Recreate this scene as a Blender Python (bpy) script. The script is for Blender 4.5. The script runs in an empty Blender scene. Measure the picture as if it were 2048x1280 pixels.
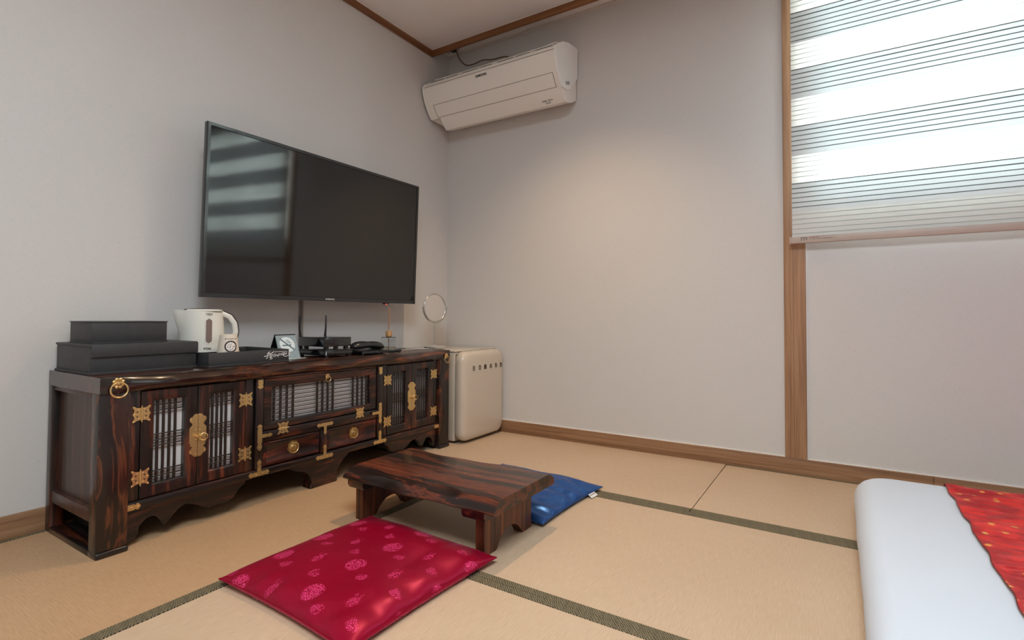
import bpy, bmesh, math, random
from math import sin, cos, pi, radians, sqrt, exp, atan2
from mathutils import Vector, Matrix, noise

random.seed(7)
scene = bpy.context.scene
COL = scene.collection

# ------------------------------------------------------------------ camera
YAW, PITCH, ROLL = 0.5537722, 0.0269907, 0.00527907
CAM = Vector((2.211, -2.6313, 0.70))
Fw = Vector((-sin(YAW) * cos(PITCH), cos(YAW) * cos(PITCH), sin(PITCH)))
r0 = Vector((cos(YAW), sin(YAW), 0))
u0 = r0.cross(Fw)
Rr = cos(ROLL) * r0 + sin(ROLL) * u0
Uu = -sin(ROLL) * r0 + cos(ROLL) * u0
cam = bpy.data.cameras.new('camera')
camo = bpy.data.objects.new('camera', cam)
COL.objects.link(camo)
M = Matrix((Rr, Uu, -Fw)).transposed().to_4x4()
M.translation = CAM
camo.matrix_world = M
cam.sensor_width = 36
cam.lens = 1029.4986 / 2048 * 36
cam.shift_x = (1024 - 1044.19) / 2048
cam.shift_y = (605.5 - 640) / 2048
cam.clip_start = 0.02
scene.camera = camo

# ------------------------------------------------------------------ world, lights, exposure
scene.view_settings.view_transform = 'Standard'
scene.view_settings.look = 'None'
scene.view_settings.gamma = 1
scene.view_settings.use_curve_mapping = False
scene.view_settings.exposure = 0.0
w = bpy.data.worlds.new('world'); scene.world = w; w.use_nodes = True
w.node_tree.nodes['Background'].inputs[0].default_value = (0.80, 0.92, 1.0, 1)
w.node_tree.nodes['Background'].inputs[1].default_value = 2.2


def light(name, kind, loc, energy, color, size=.1, size_y=None, rot=(0, 0, 0), spread=None, blend=None, cone=None):
    l = bpy.data.lights.new(name, kind)
    l.energy = energy; l.color = color
    if kind == 'AREA':
        l.size = size
        if size_y: l.shape = 'RECTANGLE'; l.size_y = size_y
        if spread: l.spread = spread
    else:
        l.shadow_soft_size = size
        if kind == 'SPOT': l.spot_size = cone; l.spot_blend = blend
    o = bpy.data.objects.new(name, l); COL.objects.link(o)
    o.location = loc; o.rotation_euler = rot
    return o


WARM = (1.0, 0.70, 0.42)
# daylight outside the window, behind the blind
light('daylight', 'AREA', (2.86, .55, 1.85), 300, (0.88, 0.95, 1.0), 1.9, 1.6, rot=(radians(-90), 0, 0))
# recessed ceiling lamps (built further down)
LAMPS = [((1.09, -0.85, 2.375), 21, WARM), ((0.75, -3.45, 2.375), 3.5, WARM)]
for i, (p, e, c) in enumerate(LAMPS):
    light('downlight_bulb', 'SPOT', (p[0], p[1], p[2] - .012), e * 3.4, c, .020, cone=radians(112), blend=1)
# added soft fill under the ceiling behind the camera, no known lamp
light('fill_light', 'AREA', (2.15, -2.70, 2.36), 64, (.80, .92, 1.0), 1.0, 1.0)

# ------------------------------------------------------------------ helpers


def lin(c):
    return tuple(((x / 255 + .055) / 1.055) ** 2.4 if x > 10 else x / 255 / 12.92 for x in c)


MATS = {}


def mat(name, color, rough=.5, metal=0, coat=0, spec=.5, bump=None, trans=0, alpha=1, emit=None, sheen=0, coat_rough=.05, ior=None):
    if name in MATS: return MATS[name]
    m = bpy.data.materials.new(name); m.use_nodes = True
    n = m.node_tree.nodes; b = n['Principled BSDF']
    b.inputs['Base Color'].default_value = (*color, 1)
    b.inputs['Roughness'].default_value = rough
    b.inputs['Metallic'].default_value = metal
    b.inputs['Coat Weight'].default_value = coat
    b.inputs['Coat Roughness'].default_value = coat_rough
    b.inputs['Specular IOR Level'].default_value = spec
    b.inputs['Transmission Weight'].default_value = trans
    b.inputs['Alpha'].default_value = alpha
    b.inputs['Sheen Weight'].default_value = sheen
    if ior: b.inputs['IOR'].default_value = ior
    if emit:
        b.inputs['Emission Color'].default_value = (*emit[0], 1)
        b.inputs['Emission Strength'].default_value = emit[1]
    if bump:  # (scale vector, strength, distance, noise scale, color variation)
        nt = m.node_tree
        tc = n.new('ShaderNodeTexCoord'); mp = n.new('ShaderNodeMapping')
        mp.inputs['Scale'].default_value = bump[0]
        nt.links.new(tc.outputs['Object'], mp.inputs[0])
        nz = n.new('ShaderNodeTexNoise'); nz.inputs['Scale'].default_value = bump[3]
        nz.inputs['Detail'].default_value = 4
        nt.links.new(mp.outputs[0], nz.inputs['Vector'])
        bp = n.new('ShaderNodeBump'); bp.inputs['Strength'].default_value = bump[1]
        bp.inputs['Distance'].default_value = bump[2]
        nt.links.new(nz.outputs[0], bp.inputs['Height'])
        nt.links.new(bp.outputs[0], b.inputs['Normal'])
        if bump[4] > 0:
            mx = n.new('ShaderNodeMix'); mx.data_type = 'RGBA'
            mx.inputs[6].default_value = (*[c * (1 - bump[4]) for c in color], 1)
            mx.inputs[7].default_value = (*[min(1, c * (1 + bump[4])) for c in color], 1)
            nt.links.new(nz.outputs[0], mx.inputs[0])
            nt.links.new(mx.outputs[2], b.inputs['Base Color'])
    MATS[name] = m
    return m


def wood(name, dark, mid, light_c, axis, rough=.35, coat=.0, across=26, along=1.3, dist=2.2, fine=1.0, bumpd=.0006, ramp=(.30, .52, .78), arcs=None):
    """Grain runs along axis."""
    if name in MATS: return MATS[name]
    m = bpy.data.materials.new(name); m.use_nodes = True
    nt = m.node_tree; n = nt.nodes; b = n['Principled BSDF']; L = nt.links.new
    tc = n.new('ShaderNodeTexCoord'); mp = n.new('ShaderNodeMapping')
    L(tc.outputs['Object'], mp.inputs[0])
    sc = [1.0, 1.0, 1.0]; sc['xyz'.index(axis)] = along / across
    mp.inputs['Scale'].default_value = sc
    # large warp
    wn = n.new('ShaderNodeTexNoise'); wn.inputs['Scale'].default_value = 3.5; wn.inputs['Detail'].default_value = 2
    mp2 = n.new('ShaderNodeMapping'); s2 = [1, 1, 1]; s2['xyz'.index(axis)] = .45; mp2.inputs['Scale'].default_value = s2
    L(tc.outputs['Object'], mp2.inputs[0]); L(mp2.outputs[0], wn.inputs['Vector'])
    add = n.new('ShaderNodeVectorMath'); add.operation = 'MULTIPLY_ADD'
    add.inputs[1].default_value = (.05 * dist,) * 3
    L(wn.outputs['Color'], add.inputs[0]); L(mp.outputs[0], add.inputs[2])
    nz = n.new('ShaderNodeTexNoise'); nz.inputs['Scale'].default_value = across
    nz.inputs['Detail'].default_value = 5; nz.inputs['Roughness'].default_value = .55
    L(add.outputs[0], nz.inputs['Vector'])
    nf = n.new('ShaderNodeTexNoise'); nf.inputs['Scale'].default_value = across * 9; nf.inputs['Detail'].default_value = 2
    L(add.outputs[0], nf.inputs['Vector'])
    mxv = n.new('ShaderNodeMath'); mxv.operation = 'MULTIPLY_ADD'; mxv.inputs[1].default_value = .22 * fine
    L(nf.outputs[0], mxv.inputs[0]); L(nz.outputs[0], mxv.inputs[2])
    sub = n.new('ShaderNodeMath'); sub.operation = 'SUBTRACT'; sub.inputs[1].default_value = .11 * fine
    L(mxv.outputs[0], sub.inputs[0])
    cr = n.new('ShaderNodeValToRGB')
    e = cr.color_ramp.elements
    e[0].position = ramp[0]; e[0].color = (*dark, 1)
    e[1].position = ramp[2]; e[1].color = (*light_c, 1)
    k = e.new(ramp[1]); k.color = (*mid, 1)
    for pos_, col_ in (arcs or ()):
        k = e.new(pos_); k.color = (*col_, 1)
    L(sub.outputs[0], cr.inputs[0]); L(cr.outputs[0], b.inputs['Base Color'])
    b.inputs['Roughness'].default_value = rough
    b.inputs['Coat Weight'].default_value = coat
    b.inputs['Coat Roughness'].default_value = .12
    bp = n.new('ShaderNodeBump'); bp.inputs['Strength'].default_value = .5; bp.inputs['Distance'].default_value = bumpd
    L(sub.outputs[0], bp.inputs['Height']); L(bp.outputs[0], b.inputs['Normal'])
    MATS[name] = m
    return m


def finish(bm, ang=38):
    bm.normal_update()
    for f in bm.faces: f.smooth = True
    ca = radians(ang)
    for e in bm.edges:
        if len(e.link_faces) == 2:
            e.smooth = e.calc_face_angle(0) < ca
        else:
            e.smooth = False


CUR = [Vector((0, 0, 0)), Matrix.Identity(4)]


def obj(name, bm, m, parent=None, label=None, ang=38, recalc=True):
    """bm is in world coordinates; stored relative to the current thing's base."""
    if recalc: bmesh.ops.recalc_face_normals(bm, faces=bm.faces)
    bm.transform(CUR[1])
    finish(bm, ang)
    me = bpy.data.meshes.new(name); bm.to_mesh(me); bm.free()
    me.materials.append(m)
    o = bpy.data.objects.new(name, me); COL.objects.link(o)
    if parent: o.parent = parent
    if label: o['label'] = label
    return o


def copy_of(o, parent, M4):
    """copy of a part (same mesh), placed by matrix M4 in the thing's frame"""
    c = o.copy(); COL.objects.link(c); c.parent = parent; c.matrix_parent_inverse = Matrix.Identity(4)
    c.matrix_local = M4
    return c


def thing(name, label, cat, loc, rotz=0, group=None):
    group = group or {'floor_cushion': 'satin floor cushions around the low table', 'storage_box': 'black boxes stacked on the cabinet', 'recessed_downlight': 'recessed downlights in the ceiling'}.get(name)
    o = bpy.data.objects.new(name, None); COL.objects.link(o)
    o.empty_display_size = .05
    o.location = loc; o.rotation_euler = (0, 0, rotz)
    o['label'] = label; o['category'] = cat
    if group: o['group'] = group
    Mw = Matrix.Translation(loc) @ Matrix.Rotation(rotz, 4, 'Z')
    CUR[1] = Mw.inverted()
    return o


def local(on=True):
    """geometry given in the thing's own frame from here on"""
    CUR[1] = Matrix.Identity(4)


def solo(name, bm, m, label, cat, loc=(0, 0, 0), group=None, ang=38):
    CUR[1] = Matrix.Translation(loc).inverted()
    o = obj(name, bm, m, None, label, ang); o.location = loc; o['category'] = cat
    if group: o['group'] = group
    CUR[1] = Matrix.Identity(4)
    return o


def struct(name, bm, m, parent=None, ang=38):
    CUR[1] = Matrix.Identity(4)
    o = obj(name, bm, m, parent, None, ang)
    if not parent: o['kind'] = 'structure'
    return o


def NB(): return bmesh.new()


def box(bm, x0, x1, y0, y1, z0, z1, bev=0, seg=2):
    r = bmesh.ops.create_cube(bm, size=1)
    vs = r['verts']
    for v in vs:
        v.co = Vector(((x0 + x1) / 2 + v.co.x * (x1 - x0), (y0 + y1) / 2 + v.co.y * (y1 - y0), (z0 + z1) / 2 + v.co.z * (z1 - z0)))
    if bev:
        es = list({e for v in vs for e in v.link_edges})
        bmesh.ops.bevel(bm, geom=es, offset=bev, segments=seg, affect='EDGES', profile=.5)
    return bm


def prism(bm, poly, O, U, V, t, bev=0):
    """extrude 2D polygon (u,v) placed at O with axes U,V by t along U x V"""
    O, U, V = Vector(O), Vector(U), Vector(V); N = U.cross(V)
    a = [bm.verts.new(O + U * p[0] + V * p[1]) for p in poly]
    b = [bm.verts.new(O + U * p[0] + V * p[1] + N * t) for p in poly]
    f1 = bm.faces.new(a[::-1]); f2 = bm.faces.new(b)
    k = len(poly)
    for i in range(k):
        bm.faces.new((a[i], a[(i + 1) % k], b[(i + 1) % k], b[i]))
    if bev:
        bmesh.ops.bevel(bm, geom=list(f2.edges), offset=bev, segments=1, affect='EDGES')
    return bm


def tube(bm, pts, r, seg=8, closed=False, caps=True):
    pts = [Vector(p) for p in pts]; n = len(pts)
    rs = r if isinstance(r, (list, tuple)) else [r] * n
    rings = []; up = None
    for i in range(n):
        if closed: t = (pts[(i + 1) % n] - pts[i - 1]).normalized()
        else: t = (pts[min(i + 1, n - 1)] - pts[max(i - 1, 0)]).normalized()
        if up is None:
            up = t.orthogonal().normalized()
        else:
            up = (up - t * up.dot(t)).normalized()
        w_ = t.cross(up)
        rings.append([bm.verts.new(pts[i] + (up * cos(2 * pi * k / seg) + w_ * sin(2 * pi * k / seg)) * rs[i]) for k in range(seg)])
    m = n if closed else n - 1
    for i in range(m):
        A, B = rings[i], rings[(i + 1) % n]
        sh = 0
        if closed and i == n - 1:
            sh = min(range(seg), key=lambda s: (A[0].co - B[s].co).length)
        for k in range(seg):
            bm.faces.new((A[k], A[(k + 1) % seg], B[(k + 1 + sh) % seg], B[(k + sh) % seg]))
    if not closed and caps:
        bm.faces.new(rings[0][::-1]); bm.faces.new(rings[-1])
    return bm


def lathe(bm, prof, c, axis=(0, 0, 1), seg=24, sx=1, sy=1, xdir=None):
    """prof: list of (radius, height)"""
    c = Vector(c); A = Vector(axis).normalized()
    X = Vector(xdir).normalized() if xdir else (Vector((1, 0, 0)) if abs(A.z) > .9 else A.orthogonal().normalized()); Y = A.cross(X)
    rings = []
    for (r, h) in prof:
        if r < 1e-6: rings.append([bm.verts.new(c + A * h)])
        else: rings.append([bm.verts.new(c + A * h + X * (r * sx * cos(2 * pi * k / seg)) + Y * (r * sy * sin(2 * pi * k / seg))) for k in range(seg)])
    for a, b in zip(rings, rings[1:]):
        for k in range(seg):
            k2 = (k + 1) % seg
            if len(a) == 1 and len(b) == 1: continue
            if len(a) == 1: bm.faces.new((a[0], b[k], b[k2]))
            elif len(b) == 1: bm.faces.new((a[k], a[k2], b[0]))
            else: bm.faces.new((a[k], a[k2], b[k2], b[k]))
    if len(rings[0]) > 1: bm.faces.new(rings[0][::-1])
    if len(rings[-1]) > 1: bm.faces.new(rings[-1])
    return bm


def ball(bm, c, r, sub=1, sc=(1, 1, 1)):
    q = bmesh.ops.create_icosphere(bm, subdivisions=sub, radius=r)
    for v in q['verts']: v.co = Vector((v.co.x * sc[0], v.co.y * sc[1], v.co.z * sc[2])) + Vector(c)
    return bm


def ring(bm, c, R, r, normal, seg=28, s2=8, ey=1.0):
    N = Vector(normal).normalized()
    X = N.orthogonal().normalized()
    if abs(N.x) > .6: X = Vector((0, 1, 0)) - N * N.y; X.normalize()
    Y = N.cross(X)
    tube(bm, [Vector(c) + X * (R * cos(2 * pi * k / seg)) + Y * (R * ey * sin(2 * pi * k / seg)) for k in range(seg)], r, s2, closed=True)
    return bm


def strokes(bm, lines, wd, O, U, V, t=.0004):
    """flat lettering strokes as thin raised ribbons"""
    O, U, V = Vector(O), Vector(U), Vector(V)
    for k_, ln in enumerate(lines):
        w_ = wd
        if isinstance(ln, tuple) and len(ln) == 2 and isinstance(ln[1], float): ln, w_ = ln
        for (x0, y0), (x1, y1) in zip(ln, ln[1:]):
            d = Vector((x1 - x0, y1 - y0)); l = d.length
            if l < 1e-9: continue
            d /= l; p = Vector((-d.y, d.x)) * w_ / 2; ex = d * w_ * .35
            a = Vector((x0, y0)) - ex; b = Vector((x1, y1)) + ex
            prism(bm, [tuple(a - p), tuple(b - p), tuple(b + p), tuple(a + p)], O, U, V, t)
    return bm


def text_bm(s, size, O, U, V, t=.0004, align='CENTER', width=None, bold=0):
    """flat lettering from Blender's own font, returned as a bmesh in world coordinates"""
    cu = bpy.data.curves.new('t', 'FONT'); cu.body = s; cu.size = size; cu.extrude = t; cu.align_x = align; cu.align_y = 'CENTER'
    cu.resolution_u = 3; cu.offset = bold
    to = bpy.data.objects.new('t', cu); COL.objects.link(to)
    dg = bpy.context.evaluated_depsgraph_get()
    me = bpy.data.meshes.new_from_object(to.evaluated_get(dg))
    bpy.data.objects.remove(to); bpy.data.curves.remove(cu)
    bm = NB(); bm.from_mesh(me); bpy.data.meshes.remove(me)
    O, U, V = Vector(O), Vector(U), Vector(V); N = U.cross(V)
    if width and bm.verts:
        xs = [v.co.x for v in bm.verts]; k = width / max(1e-6, max(xs) - min(xs))
    else: k = 1
    for v in bm.verts: v.co = O + U * v.co.x * k + V * v.co.y + N * (v.co.z + t)
    return bm


def tiny_print(n_, width, height, O, U, V, seed=1, t=.0003):
    """print too small to read in the photograph: a row of letter-sized marks"""
    rnd = random.Random(seed); bm = NB(); p = width / n_; L_ = []
    for i in range(n_):
        if rnd.random() < .12: continue
        x = -width / 2 + p * (i + .15); w_ = p * .6; h_ = height / 2
        k = rnd.randrange(4)
        if k == 0: L_.append([(x, -h_), (x, h_), (x + w_, h_)])
        elif k == 1: L_.append([(x, h_), (x, -h_), (x + w_, -h_), (x + w_, h_)])
        elif k == 2: L_.append([(x, -h_), (x + w_ / 2, h_), (x + w_, -h_)])
        else: L_.append([(x + w_, h_), (x, h_), (x, -h_), (x + w_, -h_)])
    strokes(bm, L_, height * .2, O, U, V, t)
    return bm


def smooth_poly(pts, it=1):
    for _ in range(it):
        q = []
        for i in range(len(pts)):
            a, b = pts[i], pts[(i + 1) % len(pts)]
            q += [(a[0] * .75 + b[0] * .25, a[1] * .75 + b[1] * .25), (a[0] * .25 + b[0] * .75, a[1] * .25 + b[1] * .75)]
        pts = q
    return pts


# ------------------------------------------------------------------ materials
def wallpaper():
    m = bpy.data.materials.new('wallpaper'); m.use_nodes = True
    nt = m.node_tree; n = nt.nodes; b = n['Principled BSDF']; L = nt.links.new
    tc = n.new('ShaderNodeTexCoord')
    outs = []
    for sc in ((60, 60, 700), (700, 700, 60)):
        mp = n.new('ShaderNodeMapping'); mp.inputs['Scale'].default_value = sc; L(tc.outputs['Object'], mp.inputs[0])
        nz = n.new('ShaderNodeTexNoise'); nz.inputs['Scale'].default_value = 1; nz.inputs['Detail'].default_value = 3
        L(mp.outputs[0], nz.inputs['Vector']); outs.append(nz)
    ad = n.new('ShaderNodeMath'); ad.operation = 'ADD'; L(outs[0].outputs[0], ad.inputs[0]); L(outs[1].outputs[0], ad.inputs[1])
    cr = n.new('ShaderNodeValToRGB'); e = cr.color_ramp.elements
    e[0].position = .75; e[0].color = (*lin((205, 201, 197)), 1); e[1].position = 1.25; e[1].color = (*lin((211, 207, 203)), 1)
    L(ad.outputs[0], cr.inputs[0]); L(cr.outputs[0], b.inputs['Base Color'])
    b.inputs['Roughness'].default_value = .62
    bp = n.new('ShaderNodeBump'); bp.inputs['Strength'].default_value = .12; bp.inputs['Distance'].default_value = .0004
    L(ad.outputs[0], bp.inputs['Height']); L(bp.outputs[0], b.inputs['Normal'])
    return m


M_WALL = wallpaper()
M_CEIL = mat('ceiling_paper', lin((236, 231, 227)), .8)
M_CAULK = mat('white_caulk', lin((236, 228, 220)), .5)
OAKC = (lin((118, 84, 58)), lin((150, 112, 80)), lin((178, 140, 106)))
M_OAKY = wood('oak_y', *OAKC, 'y', .5, across=60, along=1.2, dist=.5)
M_OAKX = wood('oak_x', *OAKC, 'x', .5, across=60, along=1.2, dist=.5)
M_OAKZ = wood('oak_z', lin((138, 100, 72)), lin((166, 126, 94)), lin((190, 150, 116)), 'z', .5, across=60, along=1.2, dist=.5)
M_TRIM = wood('trim_wood', lin((110, 66, 34)), lin((136, 88, 50)), lin((160, 108, 66)), 'x', .45, across=60, along=1.2, dist=.4)
DW = (lin((14, 9, 8)), lin((38, 19, 14)), lin((112, 54, 32)))
DR = (.40, .53, .72)
M_DWY = wood('dark_wood_y', *DW, 'y', .34, .22, across=42, along=1.3, dist=2.6, ramp=DR)
M_DWZ = wood('dark_wood_z', *DW, 'z', .34, .22, across=42, along=1.3, dist=2.6, ramp=DR)
M_DWX = wood('dark_wood_x', *DW, 'x', .34, .22, across=42, along=1.3, dist=2.6, ramp=DR)
M_POST = wood('dark_wood_post', lin((20, 11, 9)), lin((50, 22, 14)), lin((30, 15, 11)), 'z', .34, .25, across=6.5, along=1.7, dist=4, fine=.5, ramp=(.36, .50, .80),
              arcs=[(.43, lin((26, 13, 10))), (.455, lin((104, 54, 30))), (.475, lin((52, 22, 14))), (.535, lin((40, 18, 12))), (.56, lin((126, 68, 38))), (.585, lin((74, 28, 18))), (.66, lin((34, 16, 12))), (.69, lin((96, 48, 28)))])
M_SIDE = wood('dark_wood_side', lin((44, 28, 22)), lin((70, 44, 34)), lin((96, 62, 46)), 'z', .42, .15, across=40, along=1.0, dist=2)
M_TTOP = wood('table_top_wood', lin((26, 14, 10)), lin((62, 28, 18)), lin((96, 44, 27)), 'x', .34, .2, across=24, along=.8, dist=2.4, ramp=(.36, .50, .80), bumpd=.0007,
              arcs=[(.46, lin((34, 17, 12))), (.54, lin((112, 52, 30))), (.58, lin((50, 22, 15))), (.66, lin((128, 60, 34))), (.70, lin((60, 26, 17)))])
M_TLEG = wood('table_leg_wood', lin((34, 14, 8)), lin((96, 46, 22)), lin((150, 84, 42)), 'z', .42, .12, across=46, along=.8, dist=.8, ramp=(.34, .54, .76))
M_DARKIN = mat('cabinet_inside', lin((26, 16, 12)), .7)
M_LATT = mat('lattice_wood', lin((40, 28, 22)), .45)
M_PAPER = mat('white_backing', lin((226, 222, 218)), .7)
M_BRASS = mat('brass', lin((222, 190, 132)), .32, .9, bump=((1, 1, 1), .5, .0004, 160, .16))
M_BRASSD = mat('brass_dark', lin((178, 146, 92)), .34, .8)
M_CHROME = mat('chrome', (.62, .60, .57), .24, 1)
M_BLACK = mat('black_plastic', (.010, .010, .011), .32)
M_BLACKG = mat('black_gloss', (.006, .006, .007), .12, coat=.6)
M_LEATHER = mat('black_leatherette', lin((52, 52, 53)), .55, bump=((1, 1, 1), .6, .0006, 55, .22))
M_WHITEP = mat('white_plastic', lin((222, 220, 210)), .3, coat=.2)
M_ACP = mat('cream_plastic', lin((242, 235, 226)), .36)
M_FRIDGE = mat('cream_enamel', lin((205, 192, 175)), .22, coat=.6)
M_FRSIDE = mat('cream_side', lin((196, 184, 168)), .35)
M_INK = mat('dark_ink', lin((40, 36, 34)), .5)
M_WINK = mat('white_ink', lin((238, 238, 236)), .5)
M_REDINK = mat('red_ink', lin((150, 50, 45)), .5)
M_GREYINK = mat('grey_ink', lin((110, 105, 100)), .5)

# ------------------------------------------------------------------ room shell
RX, RY, RZ = 4.3, -4.3, 2.44
OX0, OX1, OZ0, OZ1 = 2.075, 3.75, 1.165, 2.26   # window opening
bm = NB(); box(bm, -.15, 0, RY, .15, -.05, RZ + .1)
struct('wall_left', bm, M_WALL)
bm = NB()
box(bm, 0, OX0, 0, .15, -.05, RZ + .1)
box(bm, OX1, RX + .15, 0, .15, -.05, RZ + .1)
box(bm, OX0, OX1, 0, .15, -.05, OZ0)
box(bm, OX0, OX1, 0, .15, OZ1, RZ + .1)
bmesh.ops.remove_doubles(bm, verts=bm.verts, dist=1e-5)
struct('wall_right', bm, M_WALL)
bm = NB(); box(bm, RX, RX + .15, RY - .15, 0, -.05, RZ + .1); struct('wall_far', bm, M_WALL)
bm = NB(); box(bm, -.15, RX, RY - .15, RY, -.05, RZ + .1); struct('wall_rear', bm, M_WALL)
# ceiling: main board and the shallow recess along the window wall
bm = NB()
box(bm, 0, RX, RY, -.185, 2.395, 2.52)
box(bm, 0, RX, -.185, 0, 2.436, 2.52)
struct('ceiling', bm, M_CEIL)
bm = NB(); box(bm, 0, RX, -.012, 0, 2.426, 2.436); struct('trim_4', bm, mat('recess_edge', lin((214, 204, 196)), .6))
bm = NB(); box(bm, .0, RX, -.185, -.168, 2.357, 2.396, .0015); struct('trim_2', bm, M_TRIM)
bm = NB(); box(bm, 0, .016, RY, -.168, 2.357, 2.396, .0015)
M_TRIMY = wood('trim_wood_y', lin((110, 66, 34)), lin((136, 88, 50)), lin((160, 108, 66)), 'y', .45, across=60, along=1.2, dist=.4)
struct('trim_3', bm, M_TRIMY)
bm = NB()
box(bm, .016, RX, -.187, -.185, 2.3925, 2.3955); box(bm, .016, .019, RY, -.187, 2.3925, 2.3955)
struct('trim_5', bm, M_CAULK)

# floor slab and tatami mats
bm = NB(); box(bm, -.15, RX + .15, RY - .15, .15, -.12, -.02)
floor = struct('floor', bm, mat('subfloor', (.05, .04, .03), .9))


def tatami_mat(axis):
    """axis: direction in which the mat is long; the reeds run across it"""
    m = bpy.data.materials.new('tatami_reed_' + axis); m.use_nodes = True
    nt = m.node_tree; n = nt.nodes; b = n['Principled BSDF']; L = nt.links.new
    tc = n.new('ShaderNodeTexCoord')
    wv = n.new('ShaderNodeTexWave'); wv.wave_type = 'BANDS'; wv.bands_direction = axis.upper()
    wv.inputs['Scale'].default_value = 42; wv.inputs['Distortion'].default_value = .6; wv.inputs['Detail'].default_value = 1
    L(tc.outputs['Object'], wv.inputs['Vector'])
    mp = n.new('ShaderNodeMapping'); mp.inputs['Scale'].default_value = (420, 26, 26) if axis == 'x' else (26, 420, 26)
    L(tc.outputs['Object'], mp.inputs[0])
    nz = n.new('ShaderNodeTexNoise'); nz.inputs['Scale'].default_value = 1; nz.inputs['Detail'].default_value = 4
    L(mp.outputs[0], nz.inputs['Vector'])
    n2 = n.new('ShaderNodeTexNoise'); n2.inputs['Scale'].default_value = 2.2; n2.inputs['Detail'].default_value = 3
    L(tc.outputs['Object'], n2.inputs['Vector'])
    a = n.new('ShaderNodeMath'); a.operation = 'MULTIPLY_ADD'; a.inputs[1].default_value = .35
    L(n2.outputs[0], a.inputs[0]); L(nz.outputs[0], a.inputs[2])
    cr = n.new('ShaderNodeValToRGB'); e = cr.color_ramp.elements
    ca_, cb_ = ((188, 160, 131), (207, 180, 152)) if axis == 'x' else ((176, 138, 102), (196, 160, 124))
    e[0].position = .40; e[0].color = (*lin(ca_), 1); e[1].position = 1.0; e[1].color = (*lin(cb_), 1)
    L(a.outputs[0], cr.inputs[0]); L(cr.outputs[0], b.inputs['Base Color'])
    b.inputs['Roughness'].default_value = .5
    b.inputs['Specular IOR Level'].default_value = .35
    ad = n.new('ShaderNodeMath'); ad.operation = 'MULTIPLY_ADD'; ad.inputs[1].default_value = .5
    L(wv.outputs[0], ad.inputs[0]); L(nz.outputs[0], ad.inputs[2])
    bp = n.new('ShaderNodeBump'); bp.inputs['Strength'].default_value = .35; bp.inputs['Distance'].default_value = .0008
    L(ad.outputs[0], bp.inputs['Height']); L(bp.outputs[0], b.inputs['Normal'])
    return m


def border_mat(axis):
    m = bpy.data.materials.new('border_brocade_' + axis); m.use_nodes = True
    nt = m.node_tree; n = nt.nodes; b = n['Principled BSDF']; L = nt.links.new
    tc = n.new('ShaderNodeTexCoord'); sp = n.new('ShaderNodeSeparateXYZ'); L(tc.outputs['Object'], sp.inputs[0])
    al, ac = (0, 1) if axis == 'x' else (1, 0)

    def mth(op, a, b_=None, c=None):
        q = n.new('ShaderNodeMath'); q.operation = op
        for i, v in enumerate((a, b_, c)):
            if v is None: continue
            if isinstance(v, (int, float)): q.inputs[i].default_value = v
            else: L(v, q.inputs[i])
        return q.outputs[0]
    # zigzag of diagonal hatching: direction alternates between the two halves
    s1 = mth('MULTIPLY', sp.outputs[al], 1 / .045)
    tri = mth('PINGPONG', s1, .5)
    v = mth('MULTIPLY_ADD', sp.outputs[ac], 1 / .022, mth('MULTIPLY', tri, 1.6))
    fr = mth('FRACT', mth('MULTIPLY', v, 1.0))
    big = mth('GREATER_THAN', fr, .5)
    d1 = mth('SINE', mth('MULTIPLY', mth('ADD', sp.outputs[al], sp.outputs[ac]) , 900))
    d2 = mth('SINE', mth('MULTIPLY', mth('SUBTRACT', sp.outputs[al], mth('MULTIPLY', sp.outputs[ac], 2.2)), 720))
    mix = n.new('ShaderNodeMix'); L(big, mix.inputs[0]); L(d1, mix.inputs[2]); L(d2, mix.inputs[3])
    cr = n.new('ShaderNodeValToRGB'); e = cr.color_ramp.elements
    e[0].position = .2; e[0].color = (*lin((34, 30, 22)), 1); e[1].position = .9; e[1].color = (*lin((142, 128, 96)), 1)
    L(mth('MULTIPLY_ADD', mix.outputs[0], .5, .5), cr.inputs[0])
    L(cr.outputs[0], b.inputs['Base Color']); b.inputs['Roughness'].default_value = .7
    return m


M_TX, M_TY = tatami_mat('x'), tatami_mat('y')
M_BX, M_BY = border_mat('x'), border_mat('y')


def mat_piece(x0, x1, y0, y1, long_axis, borders, bw):
    bm = NB(); box(bm, x0, x1, y0, y1, -.02, 0, .0012, 1)
    o = struct('tatami_mat', bm, M_TX if long_axis == 'x' else M_TY, floor)
    for s in borders:
        wdt = bw.get(s, .024)
        bm = NB()
        if s == 'S': box(bm, x0, x1, y0 - .0004, y0 + wdt, -.018, .0016, .0006, 1)
        if s == 'N': box(bm, x0, x1, y1 - wdt, y1 + .0004, -.018, .0016, .0006, 1)
        if s == 'E': box(bm, x1 - wdt, x1 + .0004, y0, y1, -.018, .0016, .0006, 1)
        if s == 'W': box(bm, x0 - .0004, x0 + wdt, y0, y1, -.018, .0016, .0006, 1)
        struct('border', bm, M_BX if s in 'SN' else M_BY, o)
    return o


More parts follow.
